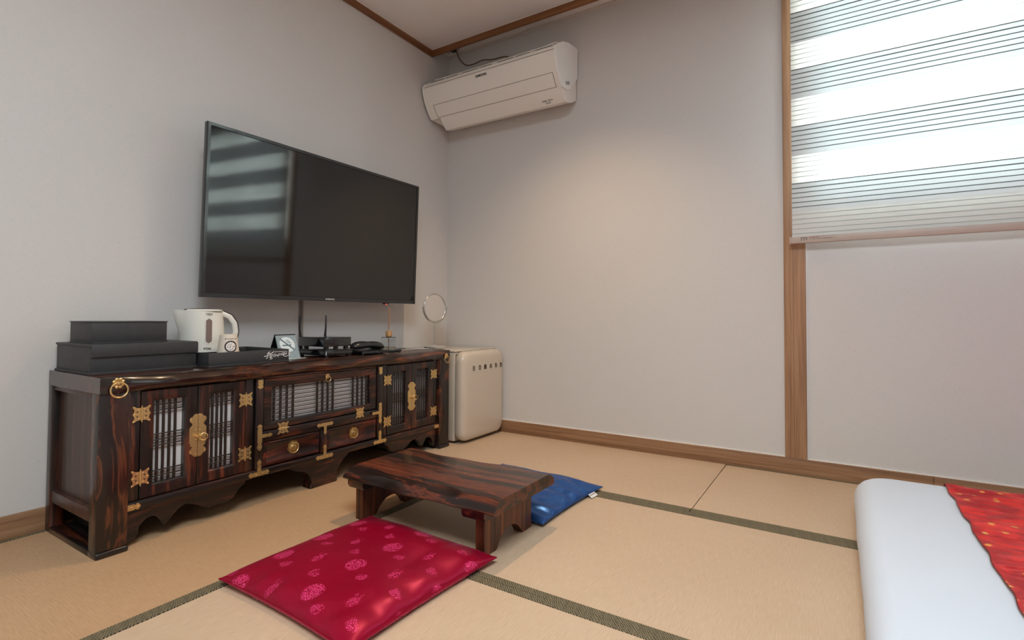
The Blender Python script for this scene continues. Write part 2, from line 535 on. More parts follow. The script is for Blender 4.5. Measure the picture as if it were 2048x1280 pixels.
mat_piece(.01, 1.7395, -.7165, -.004, 'x', 'S', {'S': .033})
mat_piece(1.7425, 3.50, -.7165, -.002, 'x', 'SN', {'S': .033, 'N': .02})
mat_piece(.8510, 2.62, -1.4955, -.7185, 'x', 'SN', {'N': .036, 'S': .024})
mat_piece(.8510, 2.62, -2.275, -1.4970, 'x', 'SN', {'N': .024, 'S': .024})
mat_piece(.004, .8490, -2.45, -.7185, 'y', 'EW', {'E': .036, 'W': .022})
mat_piece(2.622, 4.29, -2.275, -.7185, 'y', 'EW', {})
mat_piece(3.502, 4.29, -.7165, -.002, 'x', 'S', {})
mat_piece(.004, 2.10, -3.25, -2.452, 'x', 'SN', {})
mat_piece(2.102, 4.29, -3.25, -2.277, 'x', 'SN', {})
mat_piece(.8510, 2.10, -2.4505, -2.2765, 'x', '', {})
mat_piece(.004, 4.29, -4.29, -3.252, 'x', 'SN', {})

# baseboards, post, window
bm = NB(); box(bm, 0, 2.52, -.012, 0, 0, .072, .0015)
bb = struct('baseboard_right', bm, M_OAKX)
bm = NB(); box(bm, 2.521, RX, -.012, 0, 0, .072, .0015); struct('board', bm, M_OAKX, bb)
bm = NB(); box(bm, 0, RX, -.0065, 0, .072, .0755); struct('caulk_line', bm, M_CAULK, bb)
bm = NB(); box(bm, 0, .012, RY, -.013, 0, .074, .0015)
bl = struct('baseboard_left', bm, M_OAKY)
bm = NB(); box(bm, 1.993, 2.080, -.012, 0, .0722, 2.43, .0015); pst = struct('trim_1', bm, M_OAKZ)
bm = NB(); box(bm, 2.0300, 2.0312, -.0124, -.0118, .0722, 2.43); struct('joint', bm, mat('joint_dark', lin((92, 64, 44)), .7), pst)
bm = NB(); box(bm, 2.0815, 2.0845, -.008, 0, .0755, 1.165); struct('caulk_line', bm, M_CAULK, pst)
# window frame, sashes, glass
bm = NB()
fx0, fx1, fz0, fz1 = OX0, OX1, OZ0, OZ1
M_FRAME = mat('window_frame_white', lin((216, 214, 208)), .4)
box(bm, fx0, fx0 + .03, .02, .12, fz0, fz1, .002); box(bm, fx1 - .03, fx1, .02, .12, fz0, fz1, .002)
box(bm, fx0 + .03, fx1 - .03, .02, .12, fz0, fz0 + .03, .002); box(bm, fx0 + .03, fx1 - .03, .02, .12, fz1 - .03, fz1, .002)
win = struct('window_1', bm, M_FRAME)
mpan = bpy.data.materials.new('window_glass'); mpan.use_nodes = True
nt = mpan.node_tree
for q in list(nt.nodes):
    if q.type == 'BSDF_PRINCIPLED': nt.nodes.remove(q)
tr = nt.nodes.new('ShaderNodeBsdfTransparent'); gl = nt.nodes.new('ShaderNodeBsdfGlossy'); gl.inputs['Roughness'].default_value = .02
tr.inputs[0].default_value = (.94, .97, .96, 1)
mx = nt.nodes.new('ShaderNodeMixShader'); mx.inputs[0].default_value = .06
nt.links.new(tr.outputs[0], mx.inputs[1]); nt.links.new(gl.outputs[0], mx.inputs[2])
nt.links.new(mx.outputs[0], nt.nodes['Material Output'].inputs[0])
for i, (a, b_) in enumerate(((fx0 + .03, 2.92), (2.88, fx1 - .03))):
    y0 = .045 + i * .03
    bm = NB()
    box(bm, a, a + .04, y0, y0 + .025, fz0 + .03, fz1 - .03, .002); box(bm, b_ - .04, b_, y0, y0 + .025, fz0 + .03, fz1 - .03, .002)
    box(bm, a + .04, b_ - .04, y0, y0 + .025, fz0 + .03, fz0 + .07, .002); box(bm, a + .04, b_ - .04, y0, y0 + .025, fz1 - .07, fz1 - .03, .002)
    s = struct('sash', bm, M_FRAME, win)
    bm = NB(); box(bm, a + .04, b_ - .04, y0 + .010, y0 + .015, fz0 + .07, fz1 - .07); struct('pane', bm, mpan, s)

# ------------------------------------------------------------------ roller blind (layered sheer fabric)


def fabric(name, col, tl, tr_):
    m = bpy.data.materials.new(name); m.use_nodes = True
    nt = m.node_tree; n = nt.nodes; L = nt.links.new
    n.remove(n['Principled BSDF'])
    d = n.new('ShaderNodeBsdfDiffuse'); d.inputs[0].default_value = (*col, 1)
    t = n.new('ShaderNodeBsdfTranslucent'); t.inputs[0].default_value = (*[min(1, c * 1.05) for c in col], 1)
    m1 = n.new('ShaderNodeMixShader'); m1.inputs[0].default_value = tl
    L(d.outputs[0], m1.inputs[1]); L(t.outputs[0], m1.inputs[2])
    p = n.new('ShaderNodeBsdfTransparent'); m2 = n.new('ShaderNodeMixShader'); m2.inputs[0].default_value = tr_
    L(m1.outputs[0], m2.inputs[1]); L(p.outputs[0], m2.inputs[2])
    L(m2.outputs[0], n['Material Output'].inputs[0])
    return m


M_SHEER = fabric('sheer_fabric', lin((246, 247, 244)), .40, .0)
M_SOLID = fabric('pleated_fabric', lin((226, 230, 230)), .20, .0)
M_LOW = fabric('unlit_fabric', lin((232, 233, 229)), .23, .0)  # duller copy of the sheer fabric, standing in for missing backlight
M_RIB = fabric('fabric_rib', lin((120, 132, 130)), .14, .0)
M_RIBL = fabric('fabric_rib_pale', lin((212, 220, 220)), .34, .0)
M_RAIL = mat('blind_rail', lin((190, 172, 160)), .4)
BX0, BX1, BY = 2.031, 3.80, -.045
blind = thing('roller_blind', 'white layered roller blind of sheer and ribbed bands over the bright window', 'blind', (2.9, BY, 1.03))
bm = NB(); box(bm, BX0 - .006, BX1, BY - .011, BY + .011, 1.031, 1.060, .003)
rail = obj('bottom_rail', bm, M_RAIL, blind, 'beige bottom rail with a printed label')
bm = NB(); box(bm, BX0 - .0095, BX0 - .006, BY - .013, BY + .013, 1.029, 1.063, .001); obj('end_cap', bm, mat('rail_cap', lin((214, 196, 182)), .4), rail)
bm = NB(); box(bm, BX0, BX1, BY - .035, BY + .04, 2.285, 2.36, .006); obj('head_box', bm, M_RAIL, blind)
bands = [(1.060, 1.173, 'low'), (1.173, 1.301, 'solid'), (1.301, 1.426, 'sheer'), (1.426, 1.558, 'solid'), (1.558, 1.684, 'sheer'),
         (1.684, 1.816, 'solid'), (1.816, 1.936, 'sheer'), (1.936, 2.075, 'solid'), (2.075, 2.20, 'sheer'), (2.20, 2.285, 'solid')]
for z0, z1, k in bands:
    bm = NB()
    N_ = 24
    for i in range(1):
        box(bm, BX0, BX1, BY - .0006, BY + .0006, z0, z1)
    band = obj('ribbed_band' if k != 'sheer' else 'sheer_band', bm, {'solid': M_SOLID, 'sheer': M_SHEER, 'low': M_LOW}[k], blind)
    if k == 'solid':
        bm = NB(); z = z1 - .001; nr = 0
        while z > z0 + .008:
            hh = .0036 if nr < 2 else .0028
            prism(bm, [(-.0012, -hh / 2), (.0012, -hh / 2), (.0012, hh / 2), (-.0012, hh / 2)], (BX0, BY - .0012, z), (0, 1, 0), (0, 0, 1), BX1 - BX0)
            z -= .0212; nr += 1
        r_ = obj('rib', bm, M_RIB, band); r_['kind'] = 'stuff'
    else:
        bm = NB(); z = z1 - .012
        while z > z0 + .008:
            prism(bm, [(-.0010, -.0012), (.0010, -.0012), (.0010, .0012), (-.0010, .0012)], (BX0, BY - .0011, z), (0, 1, 0), (0, 0, 1), BX1 - BX0)
            z -= .0212
        r_ = obj('rib', bm, M_RIBL, band); r_['kind'] = 'stuff'
# printed label on the rail
FY = BY - .0112
bm = tiny_print(8, .026, .0046, (2.078, FY, 1.0535), (1, 0, 0), (0, 0, 1), 3)
obj('printed_label', bm, M_INK, rail)
bm = tiny_print(13, .040, .0038, (2.118, FY, 1.0550), (1, 0, 0), (0, 0, 1), 5)
obj('printed_label', bm, M_REDINK, rail, 'dark red printed words')
bm = tiny_print(30, .088, .0030, (2.142, FY, 1.0478), (1, 0, 0), (0, 0, 1), 8)
strokes(bm, [[(.0, .0), (.0, .013), (.003, .0155), (-.08, .0155)]], .0004, (2.192, FY, 1.0425), (1, 0, 0), (0, 0, 1), .0002)
for k in range(3):
    lathe(bm, [(.0023, 0), (.0023, .0004)], (2.068 + k * .0098, FY + .0002, 1.0455), (0, -1, 0), 10)
obj('printed_label', bm, M_INK, rail)

# ------------------------------------------------------------------ cabinet
CX0, CY0, CY1 = .012, -2.008, -.457
YC = (CY0 + CY1) / 2
FX = .392     # front face plane
cab = thing('media_cabinet', 'long dark stained wooden cabinet with brass fittings and lattice doors under the television', 'cabinet', (.2, YC, 0))
TOPZ, TB = .517, .470


def mirrored(y): return 2 * YC - y


# top board with a live, wavy front edge
def live_x(y, z01):
    t = (y - CY0) / (CY1 - CY0)
    wv = .008 * sin(t * 9.0 + 1.0) + .006 * sin(t * 23 + 2) + .004 * sin(t * 51)
    e = .012 * exp(-((t - .30) / .07) ** 2) - .008 * exp(-((t - .44) / .05) ** 2)
    fade = min(1, t / .12, (1 - t) / .12)
    return .408 + fade * (wv + e) * (1.0 if z01 < .9 else .9) - (.010 * fade if z01 > .9 else 0)


bm = NB(); NS = 90
prof = [(0, .470), (.0, .474), (.35, .485), (.6, .500), (.93, .512), (1, .517)]
rows = []
for i in range(NS + 1):
    y = CY0 + (CY1 - CY0) * i / NS
    t = i / NS; fade = min(1, t / .10, (1 - t) / .10)
    row = [bm.verts.new((CX0, y, TB)), bm.verts.new((CX0, y, TOPZ))]
    row.append(bm.verts.new((live_x(y, 1) - .016 * fade, y, TOPZ)))
    row.append(bm.verts.new((live_x(y, 1) - .003 * fade, y, TOPZ - .007 * fade - .0005)))
    row.append(bm.verts.new((live_x(y, .5) + .002 * fade, y, TOPZ - .022 + .006 * fade * noise.noise((y * 9, 1, 0)))))
    row.append(bm.verts.new((live_x(y, .2), y, TB + .010 + .004 * fade * noise.noise((y * 12, 5, 0)))))
    row.append(bm.verts.new((live_x(y, 0) - .010 * fade, y, TB)))
    rows.append(row)
for a, b_ in zip(rows, rows[1:]):
    for k in range(7): bm.faces.new((a[k], b_[k], b_[(k + 1) % 7], a[(k + 1) % 7]))
bm.faces.new(rows[0]); bm.faces.new(rows[-1][::-1])
top = obj('top_board', bm, wood('top_board_wood', lin((20, 12, 10)), lin((50, 26, 18)), lin((118, 62, 38)), 'y', .26, .5, across=36, along=1.0, dist=3.2, ramp=(.38, .54, .74), bumpd=.0004), cab, ang=50)

# four posts
for s, (ya, yb) in enumerate(((CY0, CY0 + .078), (CY1 - .078, CY1))):
    bm = NB(); box(bm, .352, .404, ya, yb, .016, TB, .004)
    obj('front_post', bm, M_POST, cab)
    bm = NB(); box(bm, .012, .045, ya, ya + .04 if s == 0 else yb, .0, TB, .003) if s == 0 else box(bm, .012, .045, yb - .04, yb, 0, TB, .003)
    obj('rear_post', bm, M_DWZ, cab)
    # foot runner and rolled foot
    yo = (ya, ya + .04) if s == 0 else (yb - .04, yb)
    bm = NB(); box(bm, .045, .352, yo[0], yo[1], 0, .016, .002)
    obj('foot_runner', bm, M_DWX, cab)
    bm = NB(); box(bm, .350, .410, ya - .001, yb + .002, 0, .018, .006, 3)
    obj('foot', bm, mat('ebony', lin((24, 18, 16)), .3, coat=.3), cab)
    # side frame: rail, upper rail and panel
    yp = ya + .004 if s == 0 else yb - .004
    bm = NB(); box(bm, .045, .352, min(yp, yp + (.03 if s == 0 else -.03)), max(yp, yp + (.03 if s == 0 else -.03)), .095, .132, .002)
    obj('side_rail', bm, M_SIDE, cab)
    bm = NB(); box(bm, .045, .352, min(yp, yp + (.03 if s == 0 else -.03)), max(yp, yp + (.03 if s == 0 else -.03)), .455, TB, .001)
    obj('side_rail', bm, M_SIDE, cab)
    q = ya + .020 if s == 0 else yb - .020
    bm = NB(); box(bm, .045, .352, min(q, q + (.012 if s == 0 else -.012)), max(q, q + (.012 if s == 0 else -.012)), .132, .455)
    obj('side_panel', bm, M_SIDE, cab)
for (ya, yb) in ((CY0 + .070, CY0 + .078), (CY1 - .078, CY1 - .070)):
    bm = NB(); box(bm, .020, .352, ya, yb, .0, .118); obj('inner_board', bm, M_DARKIN, cab)
    yy_ = (CY0 + .040, CY0 + .070) if ya < YC else (CY1 - .070, CY1 - .040)
    bm = NB(); box(bm, .045, .352, yy_[0], yy_[1], .0, .014, .001); obj('bottom_board', bm, M_DARKIN, cab)
# inside: floor, back, dividers, dark bottom shelf
bm = NB()
box(bm, .02, .375, CY0 + .034, CY1 - .034, .118, .130)
box(bm, .013, .020, CY0 + .045, CY1 - .045, .016, TB)
box(bm, .02, .352, -1.535, -1.520, .130, TB); box(bm, .02, .352, -.945, -.930, .130, TB)
obj('carcass', bm, M_DARKIN, cab)
# face frame rails and stiles
def rail_(y0, y1, z0, z1, x0=.352, x1=FX, m=M_DWY, bev=.003, nm='rail', par=None):
    bm = NB(); box(bm, x0, x1, y0, y1, z0, z1, bev); return obj(nm, bm, m, par or cab)


rail_(CY0 + .078, CY1 - .078, .108, .1365, x1=FX + .006, bev=.006, nm='bottom_rail')
rail_(-1.512, -.955, .232, .2705, x1=FX + .002, nm='middle_rail')
rail_(-1.512, -.955, .4625, .470, nm='top_rail')
for (a, b_) in ((CY0 + .078, -1.899), (-1.571, -1.540), (mirrored(-1.540), mirrored(-1.571)), (mirrored(-1.899), CY1 - .078)):
    rail_(a, b_, .1365, .470, m=M_DWZ, nm='stile', x1=FX - .002)
for (a, b_) in ((-1.539, -1.507), (mirrored(-1.507), mirrored(-1.539))):
    rail_(a, b_, .1365, .470, x1=FX + .007, m=M_DWZ, nm='stile', bev=.007)
rail_(-1.258, -1.224, .1365, .232, m=M_DWZ, nm='stile', x1=FX + .003, bev=.005)

# scalloped aprons below the doors
ap = [(-1.930, .116), (-1.930, .018), (-1.903, .020), (-1.899, .032), (-1.893, .040), (-1.897, .052), (-1.888, .062), (-1.875, .074), (-1.860, .078),
      (-1.846, .072), (-1.838, .058), (-1.832, .047), (-1.823, .036), (-1.812, .046), (-1.800, .060), (-1.785, .076), (-1.768, .085), (-1.752, .083),
      (-1.735, .072), (-1.716, .064), (-1.703, .054), (-1.690, .046), (-1.672, .052), (-1.655, .053), (-1.640, .048), (-1.622, .050),
      (-1.606, .058), (-1.598, .070), (-1.590, .084), (-1.578, .092), (-1.566, .095), (-1.560, .116)]
for s in (0, 1):
    P = [(y, z) for y, z in ap] if s == 0 else [(mirrored(y), z) for y, z in ap][::-1]
    bm = NB(); prism(bm, P, (.362, 0, 0), (0, 1, 0), (0, 0, 1), .024, .002)
    obj('scalloped_apron', bm, M_DWY, cab)
# centre foot
cf = [(-.170, .116), (-.172, .108), (-.150, .100), (-.128, .090), (-.118, .082), (-.104, .084), (-.093, .078), (-.080, .072), (-.068, .060), (-.060, .044), (-.056, .030), (-.062, .018), (-.066, .004), (-.060, 0),
      (.060, 0), (.066, .004), (.062, .018), (.056, .030), (.060, .044), (.066, .060), (.080, .078), (.092, .088), (.104, .090), (.118, .098), (.130, .108), (.132, .116)]
bm = NB(); prism(bm, [(YC + a, b_) for a, b_ in cf], (.340, 0, 0), (0, 1, 0), (0, 0, 1), .050, .004)
obj('centre_foot', bm, M_DWY, cab)


# door panels --------------------------------------------------------------
def frame_bm(y0, y1, z0, z1, w_, x0, x1, side=None):
    """mitred frame with a bevelled inner lip"""
    bm = NB()
    A = [(y0, z0), (y1, z0), (y1, z1), (y0, z1)]
    d = w_ if isinstance(w_, tuple) else (w_,) * 4  # left,bottom,right,top
    B = [(y0 + d[0], z0 + d[1]), (y1 - d[2], z0 + d[1]), (y1 - d[2], z1 - d[3]), (y0 + d[0], z1 - d[3])]
    c_ = .007
    C_ = [(B[0][0] - c_, B[0][1] - c_), (B[1][0] + c_, B[1][1] - c_), (B[2][0] + c_, B[2][1] + c_), (B[3][0] - c_, B[3][1] + c_)]
    e_ = .002
    A2 = [(A[0][0] + e_, A[0][1] + e_), (A[1][0] - e_, A[1][1] + e_), (A[2][0] - e_, A[2][1] - e_), (A[3][0] + e_, A[3][1] - e_)]
    loops = [(A, x0), (A, x1 - e_), (A2, x1), (C_, x1), (B, x1 - .005), (B, x0)]
    V = [[bm.verts.new((x, y, z)) for y, z in L_] for L_, x in loops]
    for i in range(len(V)):
        P, Q = V[i], V[(i + 1) % len(V)]
        for k in range(4): bm.faces.new((P[k], P[(k + 1) % 4], Q[(k + 1) % 4], Q[k]))
    return bm, B


LATX = FX - .012


def lattice(door, B, vbars, hbars, m=M_LATT, wdt=.0052):
    y0, z0, y1, z1 = B[0][0], B[0][1], B[2][0], B[2][1]
    for i, (t, k) in enumerate(vbars):
        y = y0 + (y1 - y0) * t
        bm = NB(); box(bm, LATX - .004, LATX + .002, y - k / 2, y + k / 2, z0, z1, .0006, 1); obj('lattice_bar', bm, m, door)
    for i, (t, k) in enumerate(hbars):
        z = z0 + (z1 - z0) * t
        bm = NB(); box(bm, LATX - .003, LATX + .004, y0, y1, z - k / 2, z + k / 2, .0006, 1); obj('lattice_bar', bm, m, door)
    bm = NB(); box(bm, LATX - .0115, LATX - .0095, y0 - .004, y1 + .004, z0 - .004, z1 + .004)
    obj('backing_sheet', bm, M_PAPER, door)


def hinge_bm(half):
    """one leaf pair of a butterfly hinge, barrel vertical, in the y-z plane at the origin"""
    o = [(0, -.0205), (.007, -.0200), (.014, -.0210), (.0195, -.0250), (.0245, -.0268), (.0262, -.0235), (.0235, -.0185), (.0205, -.0145), (.0222, -.0070),
         (.0262, .0), (.0222, .0070), (.0205, .0145), (.0235, .0185), (.0262, .0235), (.0245, .0268), (.0195, .0250), (.014, .0210), (.007, .0200), (0, .0205)]
    bm = NB()
    for s in (1, -1):
        P = [(y * s, z) for y, z in o]
        if s < 0: P = P[::-1]
        prism(bm, P, (0, 0, 0), (0, 1, 0), (0, 0, 1), .0016)
        for (y, z) in ((.0225, .0235), (.0225, -.0235), (.0205, 0), (.0085, .0145), (.0085, -.0145)):
            ball(bm, (.0017, y * s, z), .0021, 1, (.7, 1, 1))
    lathe(bm, [(.0024, -.024), (.0024, .024)], (.0025, 0, 0), (0, 0, 1), 8)
    for z in (.0252, -.0252): ball(bm, (.0025, 0, z), .0027, 1)
    return bm


def hinge_holes():
    bm = NB()
    for s in (1, -1):
        for z in (.0075, -.0075):
            lathe(bm, [(.0024, 0), (.0024, .0003)], (.0016, .0125 * s, z), (1, 0, 0), 8)
    return bm


sv = CUR[1].copy(); CUR[1] = Matrix.Identity(4)
HINGE_ME = obj('hinge', hinge_bm(0), M_BRASS); HOLES = obj('pierced_hole', hinge_holes(), mat('hole_dark', (.01, .006, .004), .8))
HM, HH = HINGE_ME.data, HOLES.data
bpy.data.objects.remove(HINGE_ME); bpy.data.objects.remove(HOLES)
CUR[1] = sv
CABO = Vector((.2, YC, 0))


def put_mesh(name, me, parent, world, rot=0, sc=1.0):
    o = bpy.data.objects.new(name, me); COL.objects.link(o); o.parent = parent
    o.location = Vector(world) - CABO; o.rotation_euler = (rot, 0, 0); o.scale = (1, sc, sc)
    return o


def hinge_at(parent, y, z, rot=0, sc=.93):
    h = put_mesh('hinge', HM, parent, (FX + .0005, y, z), rot, sc)
    # pierced marks belong to the same leaf: joined look, kept as tiny dark insets on the parent part
    return h


# perforations are merged in the hinge mesh as a second material
me = HM; me.materials.append(MATS['hole_dark'])
bmx = bmesh.new(); bmx.from_mesh(me); nf = len(bmx.faces); bmx.from_mesh(HH)
bmx.faces.ensure_lookup_table()
for f in bmx.faces[nf:]: f.material_index = 1
bmx.to_mesh(me); bmx.free()

# lock plate (half outline, used on both leaves)
LP = [(0, .070), (.006, .0705), (.013, .068), (.0175, .061), (.0235, .060), (.0268, .054), (.0262, .047), (.021, .0425), (.0175, .036), (.0225, .030), (.0270, .024),
      (.0270, -.024), (.0225, -.028), (.0245, -.033), (.0175, -.037), (.021, -.0430), (.0262, -.047), (.0268, -.054), (.0235, -.060), (.0175, -.061), (.013, -.068), (.006, -.0705), (0, -.070)]


def door(y0, y1, hinge_side, right_pair):
    """hinge_side -1: hinged on its low-y side"""
    z0, z1 = .1385, .4655
    wl, wr = (.036, .039) if hinge_side < 0 else (.039, .041)
    bm, B = frame_bm(y0 + .0008, y1 - .0008, z0, z1, (wl, .038, wr, .034), .366, FX)
    d = obj('door', bm, M_DWZ, cab)
    vb = [(t, .0072) for t in (.155, .345, .54, .73)]
    hb = [(1 - .060, .003), (1 - .125, .003), (.585, .003), (.515, .003), (.445, .003), (.14, .003), (.07, .003)]
    if right_pair: vb = [(t, .0055) for t in (.10, .26, .42, .58, .74, .90)]
    lattice(d, B, vb, hb)
    bmg = NB()
    hy = y0 + .001 if hinge_side < 0 else y1 - .001
    for z in (.397, .204): hinge_at(d, hy, z)
    ye = y1 if hinge_side < 0 else y0
    s = -1 if hinge_side < 0 else 1
    P = [(u * s * .96, v) for u, v in LP]
    if s < 0: P = P[::-1]
    bm = NB(); prism(bm, P, (FX + .0004, ye + s * .0006, .302), (0, 1, 0), (0, 0, 1), .0018)
    for (u, v) in ((.005, .062), (.0215, .053), (.005, .017), (.005, -.014), (.0215, -.053), (.005, -.062)):
        ball(bm, (FX + .0024, ye + s * (u + .0006), .302 + v), .0021, 1, (.7, 1, 1))
    lathe(bm, [(.0040, 0), (.0030, .004), (.0044, .010), (.0036, .014), (0, .0155)], (FX + .002, ye + s * .0065, .300), (1, 0, 0), 12)
    pl = obj('lock_plate', bm, M_BRASS, d)
    if s > 0:
        bm = NB(); ring(bm, (FX + .014, ye + s * .0125, .296), .0115, .0014, (.9, -.35, .05), 24, 6)
        obj('pull_ring', bm, M_BRASS, d)
    return d


DL0, DLM, DL1 = -1.898, -1.7335, -1.572
door(DL0, DLM, -1, False); door(DLM, DL1, 1, False)
door(mirrored(DL1), mirrored(DLM), -1, True); door(mirrored(DLM), mirrored(DL0), 1, True)

# central drop-down panel
bm, B = frame_bm(-1.504, -.962, .2735, .4620, (.034, .028, .034, .032), .366, FX)
dp = obj('drop_panel', bm, M_DWY, cab)
W_ = B[1][0] - B[0][0]
vb = [(t, .0078) for t in (.018, .078, .138, .198)] + [(t, .0078) for t in (.445, .5, .555)] + [(t, .0078) for t in (.802, .862, .922, .982)]
vb = [(t, .0080) for t in (.030, .086, .142, .198, .430, .484, .538, .592, .815, .868, .922, .976)]
hb = [((i + .5) / 8, .0026) for i in range(8)]
lattice(dp, B, vb, hb)
for y in (-1.425, -1.055):
    hinge_at(dp, y, .2700, pi / 2, .86)


def rosette(parent, y, z, R, rr, ringr, x=FX, tilt=0):
    bm = NB()
    lathe(bm, [(R * .62, 0), (R * .62, .002), (R * .2, .004)], (x, y, z), (1, 0, 0), 16)
    for k in range(8):
        a = 2 * pi * (k + .5) / 8
        ball(bm, (x + .003, y + R * .72 * cos(a), z + R * .72 * sin(a)), R * .32, 2, (.7, 1, 1))
    ball(bm, (x + .006, y, z), R * .34, 1)
    r_ = obj('rosette', bm, M_BRASS, parent)
    bm = NB(); ring(bm, (x + .009, y, z - ringr * .92), ringr, rr, (1, 0, .12), 32, 8)
    tube(bm, [(x + .001, y, z + .003), (x + .011, y, z + .003), (x + .011, y, z - .004)], .0016, 6)
    obj('pull_ring', bm, M_BRASS, parent)


rosette(dp, -1.229, .448, .0105, .0014, .0115, FX)
rosette(top, CY0 + .043, .499, .0165, .0023, .0215, .409)
rosette(top, CY1 - .034, .487, .0135, .0018, .0185, .409)


# drawers
def drawer(y0, y1):
    bm = NB()
    z0, z1 = .1385, .2305
    P = [(y0, z0), (y1, z0), (y1, z1), (y0, z1)]
    def ins(d): return [(y0 + d, z0 + d), (y1 - d, z0 + d), (y1 - d, z1 - d), (y0 + d, z1 - d)]
    loops = [(ins(0), .352), (ins(0), FX - .004), (ins(.006), FX + .002), (ins(.012), FX + .002), (ins(.016), FX - .001)]
    V = [[bm.verts.new((x, y, z)) for y, z in L_] for L_, x in loops]
    for a, b_ in zip(V, V[1:]):
        for k in range(4): bm.faces.new((a[k], a[(k + 1) % 4], b_[(k + 1) % 4], b_[k]))
    bm.faces.new(V[0][::-1]); bm.faces.new(V[-1])
    d = obj('drawer', bm, wood('drawer_wood', lin((26, 12, 9)), lin((72, 25, 17)), lin((136, 58, 36)), 'y', .32, .25, across=46, along=2.6, dist=3.2, ramp=(.40, .55, .74), bumpd=.0014), cab)
    yc, zc = (y0 + y1) / 2 + .002, .1875
    bm = NB()
    P = []
    for k in range(16):
        a = 2 * pi * k / 16 + pi / 16
        r = .0265 if k % 2 == 0 else .0235
        P.append((r * cos(a), r * sin(a)))
    prism(bm, P, (FX, yc, zc), (0, 1, 0), (0, 0, 1), .0018)
    lathe(bm, [(.0135, 0), (.0135, .0028), (.012, .005), (.007, .0068), (0, .0074)], (FX + .0015, yc, zc), (1, 0, 0), 24)
    tube(bm, [(FX, yc, zc + .018), (FX + .008, yc, zc + .018), (FX + .008, yc, zc + .013)], .0022, 6)
    obj('pull_plate', bm, M_BRASSD, d)
    bm = NB(); ring(bm, (FX + .0075, yc, zc - .001), .0185, .0017, (1, 0, .08), 32, 8)
    obj('pull_ring', bm, M_BRASS, d)
    return d


drawer(-1.5055, -1.2595); drawer(-1.2225, -.9585)


# brass strap plates (arms with a bulbed tip)
def arm(bm, y, z, dy, dz, L_, w_, t=.0018, studs=2, off=0):
    ul = Vector((0, dy, dz)); vl = Vector((1, 0, 0)).cross(ul)
    P = [(0, -w_ / 2), (L_ * .50, -w_ / 2), (L_ * .58, -w_ * .32), (L_ * .66, -w_ * .50), (L_ * .80, -w_ * .56), (L_ * .90, -w_ * .34), (L_, 0)]
    P = P + [(a, -b_) for a, b_ in P[::-1][1:]]
    # U x V must point along +x
    prism(bm, P, (FX + .0074 + off, y, z), ul, vl, t)
    for k in range(studs):
        f = (.30, .78)[k] if studs == 2 else .75
        ball(bm, (FX + .0074 + off + t + .0004, y + dy * L_ * f, z + dz * L_ * f), .0022, 1, (.7, 1, 1))


def plate(name, arms):
    bm = NB()
    for i, a in enumerate(arms): arm(bm, *a, off=i * .0002)
    return obj(name, bm, M_BRASS, cab)


for s in (0, 1):
    f = (lambda y: y) if s == 0 else mirrored
    g = 1 if s == 0 else -1
    yp = f(-1.5225)
    plate('strap_plate', [(yp, .265, 0, 1, .036, .017), (yp, .265, 0, -1, .062, .017), (yp + g * .004, .256, g, 0, .046, .013)])
    plate('strap_plate', [(yp, .122, 0, 1, .052, .015), (yp, .122, 1, 0, .040, .016), (yp, .122, -1, 0, .040, .016)])
    plate('strap_plate', [(yp, .463, 0, -1, .034, .019)])
    yl = CY0 + .078 if s == 0 else CY1 - .078
    plate('strap_plate', [(yl, .122, g, 0, .034, .017)])
plate('strap_plate', [(-1.241, .252, 1, 0, .040, .014), (-1.241, .252, -1, 0, .040, .014), (-1.241, .252, 0, -1, .042, .013)])
plate('strap_plate', [(-1.241, .121, 1, 0, .042, .016), (-1.241, .121, -1, 0, .042, .016), (-1.241, .121, 0, 1, .050, .014)])

# ------------------------------------------------------------------ things on the cabinet
TZ = TOPZ


def lidded_box(nm, label, x0, x1, y0, y1, z0, z1, lid):
    t = thing(nm, label, 'box', ((x0 + x1) / 2, (y0 + y1) / 2, z0))
    bm = NB()
    if lid:
        box(bm, x0 + .003, x1 - .003, y0 + .003, y1 - .003, z0, z1 - .004, .0015)
        obj('body', bm, M_LEATHER, t)
        bm = NB()
        box(bm, x0, x1, y0, y1, z1 - .007, z1, .002)
        box(bm, x1 - .004, x1 + .004, y0 + .004, y1, z1 - .038, z1 - .003, .0012)
        obj('lid', bm, M_LEATHER, t)
        bm = NB(); box(bm, x0 - .001, x1 + .001, y0 - .001, y1 + .001, z0, z0 + .006, .001); obj('base_board', bm, M_LEATHER, t)
    else:
        box(bm, x0, x1, y0, y1, z0 + .003, z1 - .0015, .0012)
        obj('body', bm, M_LEATHER, t)
        bm = NB(); box(bm, x0 - .002, x1 + .002, y0 - .002, y1 + .002, z1 - .003, z1, .001); obj('lid', bm, M_LEATHER, t)
        bm = NB(); box(bm, x0 - .002, x1 + .002, y0 - .002, y1 + .002, z0, z0 + .0035, .001); obj('base_board', bm, M_LEATHER, t)
    return t


lidded_box('storage_box', 'large black leatherette box with a flap lid, lowest at the left end of the cabinet', .018, .292, -1.996, -1.690, TZ, .608, True)
lidded_box('storage_box', 'smaller plain black leatherette box stacked on top of the large black box', .060, .232, -1.972, -1.762, .6081, .678, False)

